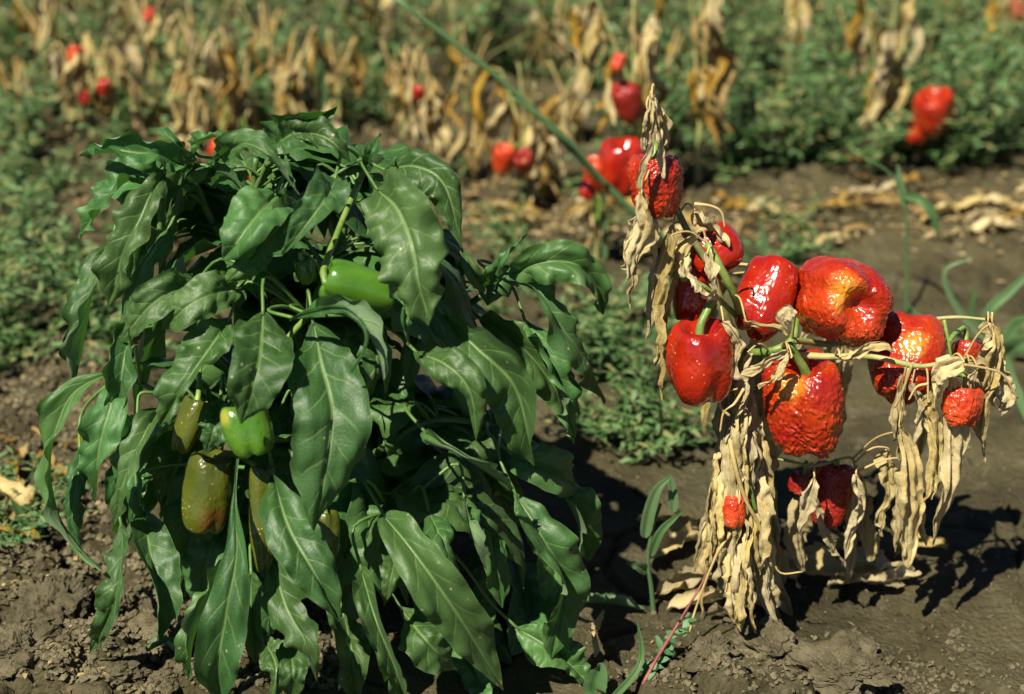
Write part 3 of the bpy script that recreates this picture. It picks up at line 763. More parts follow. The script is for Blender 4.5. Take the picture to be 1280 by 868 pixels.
def dfruit(px, py, d, w, h, axis, st=None, **kw):
    ax = camvec(axis); c = at(px, py, YD - d); t = c + ax * (h * pxm(c) * .62)
    s = at(*st[:2], YD - st[2]) if st else min(DB, key=lambda q: (q - t).length)
    return add_fruit(dead, dp, px, py, YD - d, w, h, axis, stalk=s, **kw)
dfruit(876, 449, .11, 98, 108, (-.05, .93, .32), (893, 372, .09), mat='red', lobes=4, lobe_d=.2, taper=.16, seed=11, wrinkle=.0008, wsc=110., label='smooth glossy red fruit')
dfruit(960, 374, .05, 100, 110, (.42, .84, -.3), mat='red', lobes=3, lobe_d=.17, taper=.4, seed=12, wrinkle=.0007, wsc=110., calyx=False)
dfruit(1052, 371, .06, 122, 120, (-.25, .25, -.92), mat='red_wr', lobes=4, lobe_d=.17, taper=.12, seed=13, wrinkle=.0022, wsc=120., bdimple=.24, blot=((-.1, .05, .95), .62), calyx=False, label='large wrinkled red fruit with a yellow blossom end')
dfruit(1010, 506, .10, 118, 136, (-.12, .93, .33), (985, 432, .10), mat='red_wr', lobes=3, lobe_d=.2, taper=.2, seed=14, wrinkle=.0028, wsc=125., blot=((-.5, .4, .75), .55), spin=.5, label='deeply wrinkled red fruit with an orange patch')
dfruit(1128, 447, .05, 106, 116, (.15, .9, -.35), (1140, 402, .03), mat='red_wr', lobes=3, lobe_d=.15, taper=.2, seed=15, wrinkle=.0018, wsc=110., blot=((.05, .35, .95), .55), calyx=False, label='red fruit with a yellow scald patch')
dfruit(1207, 440, .02, 44, 34, (0, .9, 0), mat='red_wr', lobes=3, seed=16, wrinkle=.001)
dfruit(1203, 506, .11, 55, 56, (.1, .95, .1), (1190, 470, .06), mat='orange', lobes=3, seed=17, wrinkle=.0018, wsc=140., label='small shrivelled orange fruit')
dfruit(1041, 617, .06, 62, 90, (.1, .95, .2), (1045, 578, .07), mat='red_dull', lobes=3, seed=18, wrinkle=.0016, wsc=150., taper=.3, label='dull rotting red fruit')
dfruit(1000, 604, .07, 28, 30, (.3, .9, .2), mat='red_dull', lobes=3, seed=19, wrinkle=.0010)
dfruit(917, 637, .13, 34, 48, (0, 1, .1), (920, 600, .12), mat='orange', lobes=3, seed=20, wrinkle=.0013, label='small orange red fruit with green calyx between dry leaves')
dfruit(889, 318, .04, 74, 62, (-.5, .7, -.3), mat='red', lobes=3, seed=21, wrinkle=.0006)
dfruit(862, 362, .04, 54, 86, (.1, .95, 0), mat='red', lobes=3, seed=22, wrinkle=.0006)
dfruit(818, 232, .07, 88, 86, (0, .97, .2), (818, 178, .05), mat='red_wr', lobes=3, lobe_d=.18, taper=.35, seed=23, wrinkle=.0024, wsc=140., label='dark heavily wrinkled heart shaped fruit')

dn = [0]
def dleaf(pts, w, d=.08, roll=None, curl=110, fold=40, crumple=.006, mat='dry', parent=None, base=None, yp=YD, nu=48, nh=8, stem=True, name='leaf', **kw):
    dn[0] += 1; r = random.Random(900 + dn[0])
    P = []
    for k, q in enumerate(pts):
        dd = q[2] if len(q) > 2 else d
        P.append(at(q[0], q[1], yp - dd, .006))
    if roll is None: a = r.uniform(-70, 70); roll = (a, a + r.uniform(-110, 110))
    W = w * .78 * pxm(P[0])
    V, F, UV, c = blade(P, W, roll, fold * r.uniform(.3, 1.5), curl * r.uniform(.6, 1.3), .10, .0, crumple * .75, nu, nh, 900 + dn[0], prof=(r.uniform(.3, .5), r.uniform(.4, .7)), vary=30, pleat=.26, **kw)
    mi = [0] * len(F)
    if stem:
        near = min(DB, key=lambda q: (q - P[0]).length)
        if .003 < (near - P[0]).length < .12:
            tv, tf = tube([near, near.lerp(P[0], .5) + Vector((0, 0, .008)), P[0], c[2]], [.0013, .001, .001, .0008], 6, 14)
            off = len(V); V = V + tv; UV = UV + [(.5, .5)] * len(tv); F = F + [tuple(i + off for i in f) for f in tf]; mi += [1] * len(tf)
    V = [Vector((v.x, v.y, max(v.z, .003))) for v in V]
    return part(name, V, F, [M[mat], M['straw']], dead, P[0], dp, uvs=UV, midx=mi)

DL = [  # leaves one can follow
 ([(817, 116), (811, 140), (806, 165), (808, 190)], 22, .08), ([(818, 118), (828, 140), (834, 160), (830, 182)], 22, .07),
 ([(815, 120), (818, 150), (826, 180), (828, 222)], 22, .10), ([(812, 135), (806, 160), (804, 190)], 18, .09),
 ([(822, 130), (832, 155), (836, 185)], 16, .06), ([(816, 150), (806, 190), (802, 235), (806, 262)], 15, .115),
 ([(802, 240), (806, 265), (806, 285), (795, 310), (780, 352)], 46, .12), ([(808, 255), (820, 280), (818, 310), (814, 345)], 34, .10),
 ([(816, 122), (822, 145), (820, 170)], 18, .10),
 ([(800, 262), (792, 300), (786, 330), (776, 335)], 34, .10), ([(842, 280), (846, 300), (840, 322), (838, 345)], 34, .08),
 ([(838, 295), (828, 340), (826, 390), (832, 440), (828, 500)], 36, .10), ([(835, 300), (818, 350), (812, 400), (808, 425)], 30, .09),
 ([(845, 340), (836, 370), (830, 410), (820, 460)], 34, .08), ([(872, 290), (862, 310), (856, 330), (860, 355)], 36, .09),
 ([(850, 330), (866, 345), (885, 365), (893, 350)], 34, .10), ([(830, 300), (800, 320), (790, 360), (786, 385)], 26, .07),
 ([(884, 316), (890, 335), (896, 355), (888, 376)], 30, .115), ([(868, 262), (880, 278), (898, 292), (912, 312)], 42, .06),
 ([(905, 405), (922, 425), (918, 460), (925, 470)], 20, .12), ([(932, 400), (948, 405), (970, 412), (982, 420)], 18, .12),
 ([(985, 440), (965, 450), (945, 462), (925, 470)], 40, .135), ([(990, 446), (975, 462), (962, 480), (950, 490)], 26, .14),
 ([(996, 392), (986, 388), (978, 398), (984, 414)], 34, .12),
 ([(1050, 446), (1068, 440), (1090, 436), (1118, 438)], 36, .115), ([(935, 440), (930, 462), (934, 490), (922, 508)], 26, .11),
 # right hand group
 ([(1130, 470), (1124, 505), (1120, 530), (1116, 552)], 40, .10), ([(1124, 530), (1132, 580), (1134, 640), (1136, 712)], 62, .105),
 ([(1122, 540), (1130, 590), (1126, 640), (1118, 690)], 54, .09), ([(1140, 480), (1150, 510), (1146, 540), (1136, 570)], 36, .10),
 ([(1160, 500), (1162, 530), (1166, 570), (1158, 628)], 44, .105), ([(1168, 515), (1172, 560), (1168, 600), (1162, 625)], 40, .10),
 ([(1190, 470), (1192, 530), (1186, 600), (1172, 640), (1168, 682)], 50, .115), ([(1196, 530), (1188, 580), (1180, 620)], 36, .11),
 ([(1235, 400), (1238, 420), (1230, 445), (1226, 460)], 46, .08), ([(1240, 404), (1244, 430), (1240, 470), (1228, 510), (1230, 560)], 46, .10),
 ([(1205, 452), (1180, 462), (1172, 480), (1170, 500)], 46, .12), ([(1225, 455), (1230, 490), (1224, 530), (1228, 575)], 40, .09),
 ([(1240, 458), (1260, 480), (1262, 500), (1250, 520)], 40, .09), ([(1222, 460), (1214, 490), (1222, 520)], 26, .11),
 ([(1110, 560), (1112, 600), (1104, 640), (1102, 668)], 44, .06), ([(1150, 575), (1144, 610), (1150, 660), (1155, 680)], 30, .07),
 ([(1240, 400), (1250, 450), (1240, 500)], 30, .06), ([(1212, 456), (1236, 470), (1246, 510)], 30, .10),
 # under the middle fruit
 ([(1018, 595), (1008, 625), (1004, 650), (998, 670)], 28, .11), ([(1070, 592), (1074, 630), (1064, 660), (1056, 700)], 34, .09),
 ([(1018, 620), (1026, 660), (1040, 690), (1060, 712)], 26, .08), ([(1068, 600), (1062, 650), (1066, 690), (1060, 730)], 40, .03),
 ([(1000, 620), (996, 670), (1004, 715)], 50, .06), ([(1084, 620), (1078, 660), (1090, 700)], 44, .02),
]
for e in DL: dleaf(e[0], e[1], e[2], curl=rnd.choice([80, 140, 210]), crumple=rnd.uniform(.005, .011))
cr = random.Random(5)
for k in range(80):                                     # the curtain of leaves down the main stem
    y0 = cr.uniform(470, 650); az = cr.uniform(-.25, 1.0) * math.pi
    f = math.sin(az); sp = math.cos(az)
    ln = cr.uniform(95, 175); y1 = min(y0 + ln, 792)
    w0 = 10 + (y0 - 500) * .06; w1 = 26 + (y1 - 560) * .17
    x0 = 926 + sp * w0; x1 = 926 + sp * w1 * cr.uniform(.75, 1.1)
    d0 = .05 + f * .03; d1 = .06 + f * (.05 + .0002 * (y1 - 560))
    mx = (x0 + x1) / 2 + cr.uniform(-9, 9)
    dleaf([(x0, y0, d0), (mx, y0 + (y1 - y0) * .35, (d0 + d1) / 2 + .01), ((mx + x1) / 2 + cr.uniform(-8, 8), y0 + (y1 - y0) * .7, d1), (x1, y1, d1)],
          cr.choice([cr.uniform(10, 18), cr.uniform(18, 30), cr.uniform(28, 44)]), curl=cr.choice([80, 150, 230]), crumple=cr.uniform(.005, .012))
for k in range(12):                                     # far side
    x0 = cr.uniform(850, 1200); y0 = cr.uniform(330, 470); ln = cr.uniform(80, 150)
    dleaf([(x0, y0, -.06), (x0 + cr.uniform(-10, 10), y0 + ln * .5, -.08), (x0 + cr.uniform(-20, 20), y0 + ln, -.08)], cr.uniform(26, 44), stem=False if False else True)
# thin dry tendrils
for pts in ([(868, 255), (890, 258), (902, 266), (906, 285)], [(912, 520), (900, 508), (905, 492), (922, 486)], [(930, 486), (918, 505), (905, 515), (900, 540)],
            [(960, 640), (965, 690), (975, 716), (1003, 715)], [(1205, 456), (1238, 462), (1255, 470), (1272, 498)], [(1140, 456), (1128, 490), (1118, 510)], [(1160, 480), (1146, 484), (1136, 500)]):
    P = [at(x, y, YD - .125) for x, y in pts]; V, F = tube(P, [.0016, .0012, .0009], 6, 22, .2, 3)
    part('tendril', V, F, M['straw'], dead, P[0], dp)

# ------------------------------------------------------------------ fallen leaves near the dead plant
def fallen(px, py, lpx, wpx, ang, label, group=None, mat='dry', seed=0, lift=.006, curl=90, name='fallen_leaf', crumple=.006):
    c = ground_at(px, py); s = pxm(c) * 1.15; d = Vector((math.cos(ang), math.sin(ang), 0)) * (lpx * s * .5); r = random.Random(seed)
    P = []
    for t in (-1, -.35, .3, 1):
        p = c + d * t + Vector((-d.y, d.x, 0)) * r.uniform(-.18, .18); p.z = gz(p.x, p.y) + lift + r.uniform(0, .006) + (.006 if abs(t) < .5 else 0); P.append(p)
    V, F, UV, cc = blade(P, wpx * s, (r.uniform(-25, 25), r.uniform(-40, 40)), 20, -curl * .6, .25, .03, crumple, 20, 4, seed, ref=(0, 0, 1), prof=(.5, .7))
    zz = ground_z(np.array([v.x for v in V]), np.array([v.y for v in V]))
    V = [Vector((v.x, v.y, max(v.z, float(z) + .0015))) for v, z in zip(V, zz)]
    o = link(name, mesh(name, [v - P[0] for v in V], F, [M[mat]], uvs=UV), None, P[0])
    return tag(o, label, 'leaf', group)
gd = 'dry leaves fallen round the dead plant'
ld = 'curled tan dry leaf lying on the soil round the foot of the dead plant'
for k, (x, y, l, w, a) in enumerate([(1040, 722, 110, 34, -.15), (1100, 722, 70, 30, .3), (1080, 738, 80, 26, .1), (1150, 692, 60, 30, .2), (850, 690, 90, 34, .7), (862, 672, 60, 26, .5), (855, 742, 80, 40, .4),
        (1060, 700, 60, 26, -.5), (1085, 704, 40, 30, .2), (1120, 730, 60, 20, .2), (884, 768, 90, 30, .2), (930, 776, 80, 30, 0), (900, 705, 50, 30, .9), (955, 765, 60, 30, -.6), (985, 710, 60, 26, -.4), (1075, 680, 46, 30, .3), (1010, 700, 60, 26, .6), (845, 660, 60, 20, .2), (980, 738, 40, 24, .2)]):
    fallen(x, y, l, w, a, ld, gd, seed=k + 60)
fallen(745, 815, 76, 16, 1.35, 'upright straw coloured husk beside the lowest green leaf', None, seed=90, lift=.012)
fallen(10, 655, 60, 40, -.5, 'pale grey dry husk on the soil left of the green plant', None, seed=91, lift=.012)
fallen(205, 834, 34, 20, .1, 'small flat green leaf fallen on the clods', None, mat='leaf', seed=92, crumple=0)
fallen(765, 770, 70, 26, .0, 'dark green leaf lying flat in the shade of the green plant', None, mat='leaf', seed=93, crumple=0)
ll = 'yellowish dry leaf fragment on the weedy soil left of the green plant'
for k in range(16):
    fallen(rnd.uniform(0, 110), rnd.uniform(560, 735), rnd.uniform(22, 44), rnd.uniform(12, 24), rnd.uniform(0, 6), ll, 'leaf litter left of the green plant', mat='dry_far', seed=100 + k)
lb = 'tan dry leaf in the litter strip below the far row of plants'
for k in range(64):
    px = rnd.uniform(600, 1290); py = rnd.gauss(272, 22)
    fallen(px, py, rnd.uniform(26, 60), rnd.uniform(9, 20), rnd.uniform(-.6, .6), lb, 'leaf litter along the far row', mat=('dry', 'dry_far')[k % 2], seed=130 + k)

# ------------------------------------------------------------------ leaflet meshes for weeds
class Bag:
    def __init__(s): s.V = []; s.F = []; s.U = []
    def leaflet(s, p, d, n, L, W, r):
        d = d.normalized(); w = d.cross(n)
        if w.length < 1e-4: w = d.cross(Vector((1, .2, .1)))
        w.normalize(); n = w.cross(d); o = len(s.V)
        a = p + d * L * .35; b = p + d * L * .72 - n * L * .06
        s.V += [p, a + w * W * .5 + n * W * .12, a, a - w * W * .5 + n * W * .12, b + w * W * .36, b, b - w * W * .36, p + d * L - n * L * .16]
        s.F += [(o, o + 2, o + 1), (o, o + 3, o + 2), (o + 1, o + 2, o + 5, o + 4), (o + 2, o + 3, o + 6, o + 5), (o + 4, o + 5, o + 7), (o + 5, o + 6, o + 7)]
        s.U += [(r, .5)] * 8
    def tube(s, P, rad, r, seg=4, n=7):
        V, F = tube(P, rad, seg, n); o = len(s.V); s.V += V; s.F += [tuple(i + o for i in f) for f in F]; s.U += [(r, .5)] * len(V)
    def mesh(s, name, mat): return mesh(name, s.V, s.F, mat, uvs=s.U)

def weed_geo(seed, h, spread, nst, lsz, per):
    r = random.Random(seed); st, fo = Bag(), Bag()
    for k in range(nst):
        az = r.uniform(0, 6.28); o = Vector((math.cos(az), math.sin(az), 0)); hh = h * r.uniform(.5, 1.1); sp = spread * r.uniform(.3, 1.1)
        P = [Vector((0, 0, -.01)), o * sp * .35 + Vector((0, 0, hh * .5)), o * sp * .75 + Vector((0, 0, hh * .85)), o * sp * 1.1 + Vector((0, 0, hh))]
        st.tube(P, [.0022, .0016, .001], r.random()); c, _ = catmull(P, per + 3)
        for i in range(2, per + 3):
            for s in range(2):
                a2 = r.uniform(0, 6.28); d = Vector((math.cos(a2), math.sin(a2), r.uniform(-.15, .7)))
                L = lsz * r.uniform(.6, 1.25); fo.leaflet(c[i], d, Vector((r.uniform(-.4, .4), r.uniform(-.4, .4), 1)), L * 1.15, L * r.uniform(.28, .46), r.random())
    return st.mesh('weed_stem', M['weed']), fo.mesh('weed_foliage', M['weed'])
WG = [weed_geo(40 + k, *a) for k, a in enumerate([(.10, .09, 7, .022, 6), (.15, .10, 7, .022, 8), (.07, .12, 7, .021, 6), (.22, .10, 7, .023, 10), (.26, .12, 7, .024, 11), (.05, .10, 6, .019, 6)])]
def weed(x, y, k, sc, label, group):
    p = Vector((x, y, gz(x, y))); e = empty('weed', p); tag(e, label, 'weed', group)
    e.rotation_euler.z = rnd.uniform(0, 6.28); e.scale = (sc,) * 3
    link('stem', WG[k][0], e); f = link('foliage', WG[k][1], e); f['kind'] = 'stuff'; return e
wl = 'low leafy green weed growing between the green plant and the withered plant'
for k in range(20):
    p = ground_at(rnd.uniform(735, 850), rnd.uniform(395, 585)); weed(p.x, p.y, rnd.choice([0, 2, 5, 5]), rnd.uniform(.6, .95), wl, 'weeds between the two plants')
wl = 'small dark green weed on the soil left of the green plant'
for k in range(46):
    p = ground_at(rnd.uniform(-60, 200), rnd.uniform(225, 470)); weed(p.x, p.y, rnd.choice([0, 1, 2, 5]), rnd.uniform(.6, 1.0), wl, 'weeds left of the green plant')
for k in range(9):
    p = ground_at(rnd.uniform(0, 90), rnd.uniform(610, 715)); weed(p.x, p.y, rnd.choice([2, 5]), rnd.uniform(.4, .6), 'tiny weed among the leaf litter left of the green plant', 'tiny weeds in the litter')
FW = []; wl = 'bushy green weed in the far row behind the bare soil'
for k in range(230):
    px = rnd.uniform(-40, 1330); lo = 265 if px < 900 else 225
    py = rnd.uniform(90, lo) ; p = ground_at(px, py)
    if 560 < px < 900 and py > 225: continue
    if float(vnoise(np.array([p.x * 2.2]), np.array([p.y * 2.2]), 3)[0]) < .36: continue
    FW.append(weed(p.x, p.y, rnd.choice([0, 1, 3, 2, 1]), rnd.uniform(.7, 1.15), wl, 'bushy weeds of the far row'))
wl = 'low weed at the edge of the bare soil furrow'
for k in range(30):
    px = rnd.uniform(240, 1000); p = ground_at(px, rnd.uniform(230, 400)); weed(p.x, p.y, rnd.choice([0, 2, 5]), rnd.uniform(.5, .9), wl, 'weeds along the furrow')
# everything behind that is one mass of weeds
mass = Bag(); mr = random.Random(77)
for k in range(2350):
    y = 3.45 + 4.2 * mr.random() ** 1.3; x = mr.uniform(-.62, .62) * y * 1.25
    if k > 1900: y = mr.uniform(2.3, 3.5); x = mr.choice([mr.uniform(-2.8, -.38 * y - .1), mr.uniform(.38 * y + .1, 2.8)])
    nv_ = float(vnoise(np.array([x * 1.7]), np.array([y * 1.7]), 6)[0])
    if nv_ < .27: continue
    h = mr.uniform(.08, .22) + .22 * max(0, nv_ - .4); z0 = gz(x, y) if y < 4.5 else 0.0
    nst = 4
    for s in range(nst):
        az = mr.uniform(0, 6.28); o = Vector((math.cos(az), math.sin(az), 0)); P = [Vector((x, y, z0)), Vector((x, y, z0 + h * .55)) + o * .05, Vector((x, y, z0 + h)) + o * .12]
        mass.tube(P, [.002, .001], mr.random(), 3, 4)
        for i in range(9):
            t = mr.uniform(.25, 1); p = P[0].lerp(P[1], t * 2) if t < .5 else P[1].lerp(P[2], t * 2 - 1); a2 = mr.uniform(0, 6.28)
            L = mr.uniform(.018, .036); mass.leaflet(p, Vector((math.cos(a2), math.sin(a2), mr.uniform(-.1, .9))), Vector((mr.uniform(-.6, .6), mr.uniform(-.6, .6), 1)), L, L * .36, mr.random())
for k in range(1100):
    y = 3.0 + 3.6 * mr.random(); x = mr.uniform(-.62, .62) * y * 1.2; az = mr.uniform(0, 6.28); o = Vector((math.cos(az), math.sin(az) * .6, 0)); h = mr.uniform(.15, .38)
    mass.tube([Vector((x, y, 0)), Vector((x, y, h * .6)) + o * .03, Vector((x, y, h)) + o * mr.uniform(.05, .16)], [.0032, .002, .0008], mr.choice([mr.random(), .97, .99]), 3, 6)
tag(link('weed_cover', mass.mesh('weed_cover', M['weed'])), 'dense mass of green weeds covering the field behind', 'weeds', None, 'stuff')
# straw crumbs on the soil
lit = Bag()
for k in range(5200):
    t = k % 4
    if t == 0: p = ground_at(mr.uniform(560, 1300), mr.gauss(272, 24))
    elif t == 1: p = ground_at(mr.uniform(-60, 720), mr.uniform(120, 330))
    elif t == 2:
        if mr.random() < .6: continue
        p = ground_at(mr.uniform(-20, 140), mr.uniform(400, 868))
    else:
        if mr.random() < .96: continue
        p = ground_at(mr.uniform(700, 1290), mr.uniform(330, 868))
    p.z = gz(p.x, p.y) + .003; a = mr.uniform(0, 6.28); L = mr.uniform(.004, .012) * (1 if t > 1 else 1.7)
    lit.leaflet(p, Vector((math.cos(a), math.sin(a), mr.uniform(-.05, .3))), Vector((mr.uniform(-.5, .5), mr.uniform(-.5, .5), 1)), L, L * mr.uniform(.2, .6), mr.random())
tag(link('plant_litter', lit.mesh('plant_litter', M['litter'])), 'crumbs of straw and dry leaf scattered over the soil', 'litter', None, 'stuff')

# ------------------------------------------------------------------ withered plants of the far row
DLM = []
for k in range(10):
    r = random.Random(300 + k); L = r.uniform(.09, .14)
    P = [Vector((0, 0, 0)), Vector((r.uniform(-.01, .02), r.uniform(-.01, .01), -L * .3)), Vector((r.uniform(-.02, .02), r.uniform(-.02, .02), -L * .65)), Vector((r.uniform(-.02, .02), r.uniform(-.02, .02), -L))]
    V, F, UV, c = blade(P, r.uniform(.018, .032), (0, r.uniform(-120, 120)), 40, r.choice([60, 110, 150]), .12, .0, .005, 26, 5, 300 + k, ref=(0, -1, 0), prof=(.4, .6), vary=25, pleat=.22)
    DLM.append(mesh('withered_leaf', V, F, [M['dry_far'] if k % 2 else M['dry']], uvs=UV))
FM = []
for k, (mt, ln, tp, wr) in enumerate([('red', 4, .15, .0004), ('red_wr', 3, .25, .0016), ('orange', 3, .2, .0008), ('red_dull', 3, .35, .0014)]):
    V, F, A, top = fruit_geo(.04, .09, ln, .17, tp, 60 + k, wr, 120., nu=64, nv=44)
    cv, cf = calyx_geo(.04, k)
    FM.append((mesh('far_fruit', V, F, M[mt], attr=A), mesh('far_calyx', [v + Vector((0, 0, top)) for v in cv], cf, M['greenstalk']), top))
FP = []
def far_plant(px, py, hpx, spread, nl, fruits, label, seed, stemmat='straw', group=None):
    r = random.Random(seed); p = ground_at(px, py); p.z = gz(p.x, p.y) - .004; s = pxm(p); H = hpx * s / math.cos(PITCH) ; S = spread * s
    e = empty('withered_plant', p); tag(e, label, 'plant', group)
    if seed < 100: FP.append((e, seed))
    nodes = []
    V, F = tube([Vector((0, 0, -.01)), Vector((r.uniform(-.01, .01), 0, H * .3)), Vector((r.uniform(-.02, .02), 0, H * .55))], [.006, .005, .004], 7, 12, .2, seed)
    link('stem', mesh('stem', V, F, M['drystem']), e)
    for k in range(4):
        az = k * 1.57 + r.uniform(-.5, .5); o = Vector((math.cos(az), math.sin(az), 0)) * S * r.uniform(.4, .9); z0 = H * r.uniform(.25, .5)
        P = [Vector((0, 0, z0)), o * .45 + Vector((0, 0, z0 + (H - z0) * .45)), o * .85 + Vector((0, 0, z0 + (H - z0) * .85)), o + Vector((0, 0, H * r.uniform(.86, 1.0)))]
        V, F = tube(P, [.004, .003, .0018], 6, 14, .2, seed + k); link('branch', mesh('branch', V, F, M[stemmat]), e)
        c, _ = catmull(P, 14); nodes += c[3:]
    for k in range(int(nl * .72)):
        n = r.choice(nodes); l = link('leaf', r.choice(DLM), e, n); l.rotation_euler = (r.uniform(-.35, .35), r.uniform(-.35, .35), r.uniform(0, 6.28))
        sc = r.uniform(.7, 1.25); sc = min(sc, max(.3, n.z / .15)); l.scale = (sc * r.uniform(.8, 1.2),) * 2 + (sc,)
    for (fx, fy, w, kind) in fruits:
        c = at(fx, fy, p.y - .07, .03); sc = w * pxm(c) / .08
        f = link('fruit', FM[kind][0], e, c - p); f.scale = (sc,) * 3
        f.rotation_euler = (r.uniform(-.5, .5), r.uniform(-.5, .5), r.uniform(0, 6.28))
        link('calyx', FM[kind][1], f)
        tl = Vector((0, 0, FM[kind][2])); rot = f.rotation_euler.to_matrix(); tw = (c - p) + rot @ (tl * sc); nn = min(nodes, key=lambda q: (q - tw).length)
        inv = rot.inverted(); V, F = tube([tl, (inv @ (tw.lerp(nn, .5) - (c - p))) / sc + Vector((0, 0, .006)), (inv @ (nn - (c - p))) / sc], [.004, .003, .003], 6, 10)
        link('stalk', mesh('stalk', V, F, M['greenstalk']), f)
    return e
far_plant(120, 190, 130, 60, 26, [(95, 68, 22, 2), (130, 109, 20, 0), (105, 121, 18, 0)], 'withered plant with three small red fruits and pale hanging leaves', 1)
far_plant(190, 120, 110, 60, 24, [(186, 19, 18, 2)], 'withered plant with one small orange red fruit at its top', 2)
far_plant(205, 200, 110, 70, 30, [], 'withered brown plant rising behind the tip of the top left green leaf', 3)
far_plant(300, 205, 165, 60, 34, [(268, 185, 24, 2), (322, 226, 26, 0), (300, 215, 30, 2), (262, 250, 26, 0)], 'tall withered plant directly behind the top of the green plant', 4)
far_plant(362, 190, 130, 45, 24, [], 'slender withered plant next to the tall one behind the green plant', 5)
far_plant(60, 110, 110, 55, 20, [], 'faded withered plant at the far end beside the three fruited plant', 6)
far_plant(470, 110, 115, 50, 22, [], 'thin brown withered plant under the top of the leaning stalk', 7)
far_plant(545, 225, 150, 60, 30, [(522, 116, 18, 0)], 'withered plant with one tiny dark red fruit under the leaning stalk', 8)
far_plant(660, 258, 175, 75, 44, [(630, 198, 33, 2), (656, 204, 32, 3)], 'withered plant with two red fruits low between green stems', 9, 'drystem')
far_plant(790, 262, 255, 70, 40, [(786, 128, 50, 3), (774, 78, 22, 2)], 'tall withered plant with a dark shaded red fruit', 10, 'drystem')  # larger fruit takes the dull dark skin to imitate shade from its leaves
far_plant(872, 235, 235, 40, 36, [], 'tall thin withered plant beside the dark fruited plant', 11, 'drystem')
far_plant(1100, 200, 210, 60, 34, [], 'tall withered plant with greenish stems above the bare soil', 12, 'drystem')
far_plant(1158, 205, 80, 40, 6, [(1166, 141, 58, 1), (1146, 164, 32, 1)], 'low plant carrying a lobed red fruit above green weeds', 13, 'drystem')
far_plant(1262, 100, 115, 50, 22, [(1272, 12, 26, 0)], 'withered plant with red fruit at the far right edge of the field', 14, 'drystem')
far_plant(1010, 90, 110, 60, 16, [], 'pale withered plant standing deep among the weeds', 15)
far_plant(690, 110, 100, 60, 20, [], 'brown withered plant behind the two fruited plant', 16)
far_plant(745, 330, 110, 30, 6, [(777, 207, 66, 0), (747, 214, 36, 2), (735, 236, 26, 0)], 'low plant with a bright smooth red fruit behind the withered plant top', 17, 'greenstalk')

for k, (x, y, h) in enumerate([(20, 80, 90), (90, 70, 95), (150, 160, 100), (250, 130, 105), (335, 120, 110), (425, 160, 110), (440, 70, 90), (505, 175, 110), (585, 140, 100), (612, 70, 95), (720, 190, 110), (745, 75, 100),
        (830, 150, 100), (905, 70, 90), (1060, 110, 90), (1195, 75, 90), (1235, 165, 80), (240, 225, 90), (400, 230, 100), (590, 235, 90), (30, 165, 80), (680, 45, 90), (300, 60, 90), (530, 70, 90), (160, 60, 90)]):
    far_plant(x, y, h, rnd.uniform(35, 60), 9, [], 'withered brown plant without fruit standing among the far weeds', 200 + k, 'straw', 'fruitless withered plants among the weeds')

NEAR = {1: 'three fruited withered plant', 2: 'withered plant with one orange fruit on top', 3: 'brown plant behind the top left green leaf', 4: 'tall withered plant behind the green plant',
        5: 'slender withered plant behind the green plant', 6: 'faded withered plant', 7: 'thin plant under the top of the leaning stalk', 8: 'plant with one tiny dark red fruit', 9: 'plant with two low red fruits',
        10: 'tall plant with a dark shaded fruit', 11: 'tall thin plant next to the dark fruited one', 12: 'tall greenish stemmed plant above bare soil', 13: 'low plant with the lobed red fruit',
        14: 'last red fruited plant of the far row', 15: 'pale withered plant deep in the weeds', 16: 'brown plant behind the two fruited one', 17: 'low plant with the bright smooth fruit'}
for w in FW:
    e, k = min(FP, key=lambda q: (q[0].location - w.location).length)
    w['label'] = 'bushy green weed growing beside the ' + NEAR[k]; w['group'] = 'bushy weeds beside the ' + NEAR[k]

# ------------------------------------------------------------------ single grasses and weeds
def ribbon(P, w, seed, fold=25, roll=(0, 0), ref=None):
    return blade(P, w, roll, fold, 10, .03, 0, 0, 22, 3, seed, ref=ref, prof=(.25, .6))
def grass_thing(name, label, base, stems, leaves, cat='grass', smat='grass', lmat='grass'):
    e = empty(name, base); tag(e, label, cat)
    for P, r0, r1 in stems:
        V, F = tube(P, [r0, r1], 7, 20, .1); part('stem', V, F, M[smat], e, Vector(P[0]), base, uvs=[(.4, .5)] * len(V))
    for k, (P, w, fo) in enumerate(leaves):
        V, F, UV, c = ribbon(P, w, 700 + k, fo); r = rnd.random(); part('leaf_blade', V, F, M[lmat], e, Vector(P[0]), base, uvs=[(r, .5)] * len(V))
    return e
def G(px, py): p = ground_at(px, py); p.z = gz(p.x, p.y) - .003; return p
# leaning stalk
b = G(955, 338); Y = b.y
grass_thing('grass_stalk', 'long green stalk leaning diagonally behind the withered plant', b,
    [([b, at(890, 318, Y - .05), at(832, 300, Y - .08), at(740, 214, Y - .1), at(640, 112, Y - .1), at(560, 48, Y - .1), at(488, -6, Y - .1)], .0065, .0035),
     ([at(760, 234, Y - .1), at(700, 165, Y - .12), at(640, 122, Y - .12)], .004, .002)],
    [([at(832, 300, Y - .08), at(880, 310, Y - .1), at(940, 322, Y - .1)], .012, 20)])
# seedling with broad blades before the withered plant
b = G(818, 766); Y = b.y
grass_thing('grass_seedling', 'young grass seedling with two broad blades between the two plants', b,
    [([b, at(814, 735, Y), at(810, 700, Y), at(816, 660, Y), at(826, 630, Y)], .0028, .0016)],
    [([at(806, 672, Y), at(812, 640, Y - .005), at(822, 612, Y - .01), at(838, 596, Y - .015)], .014, 20), ([at(813, 695, Y), at(826, 665, Y - .01), at(852, 640, Y - .02)], .010, 20),
     ([at(842, 640, Y), at(841, 615, Y), at(837, 592, Y)], .010, 20), ([at(809, 714, Y), at(798, 708, Y - .01), at(784, 704, Y - .015)], .013, 15)])
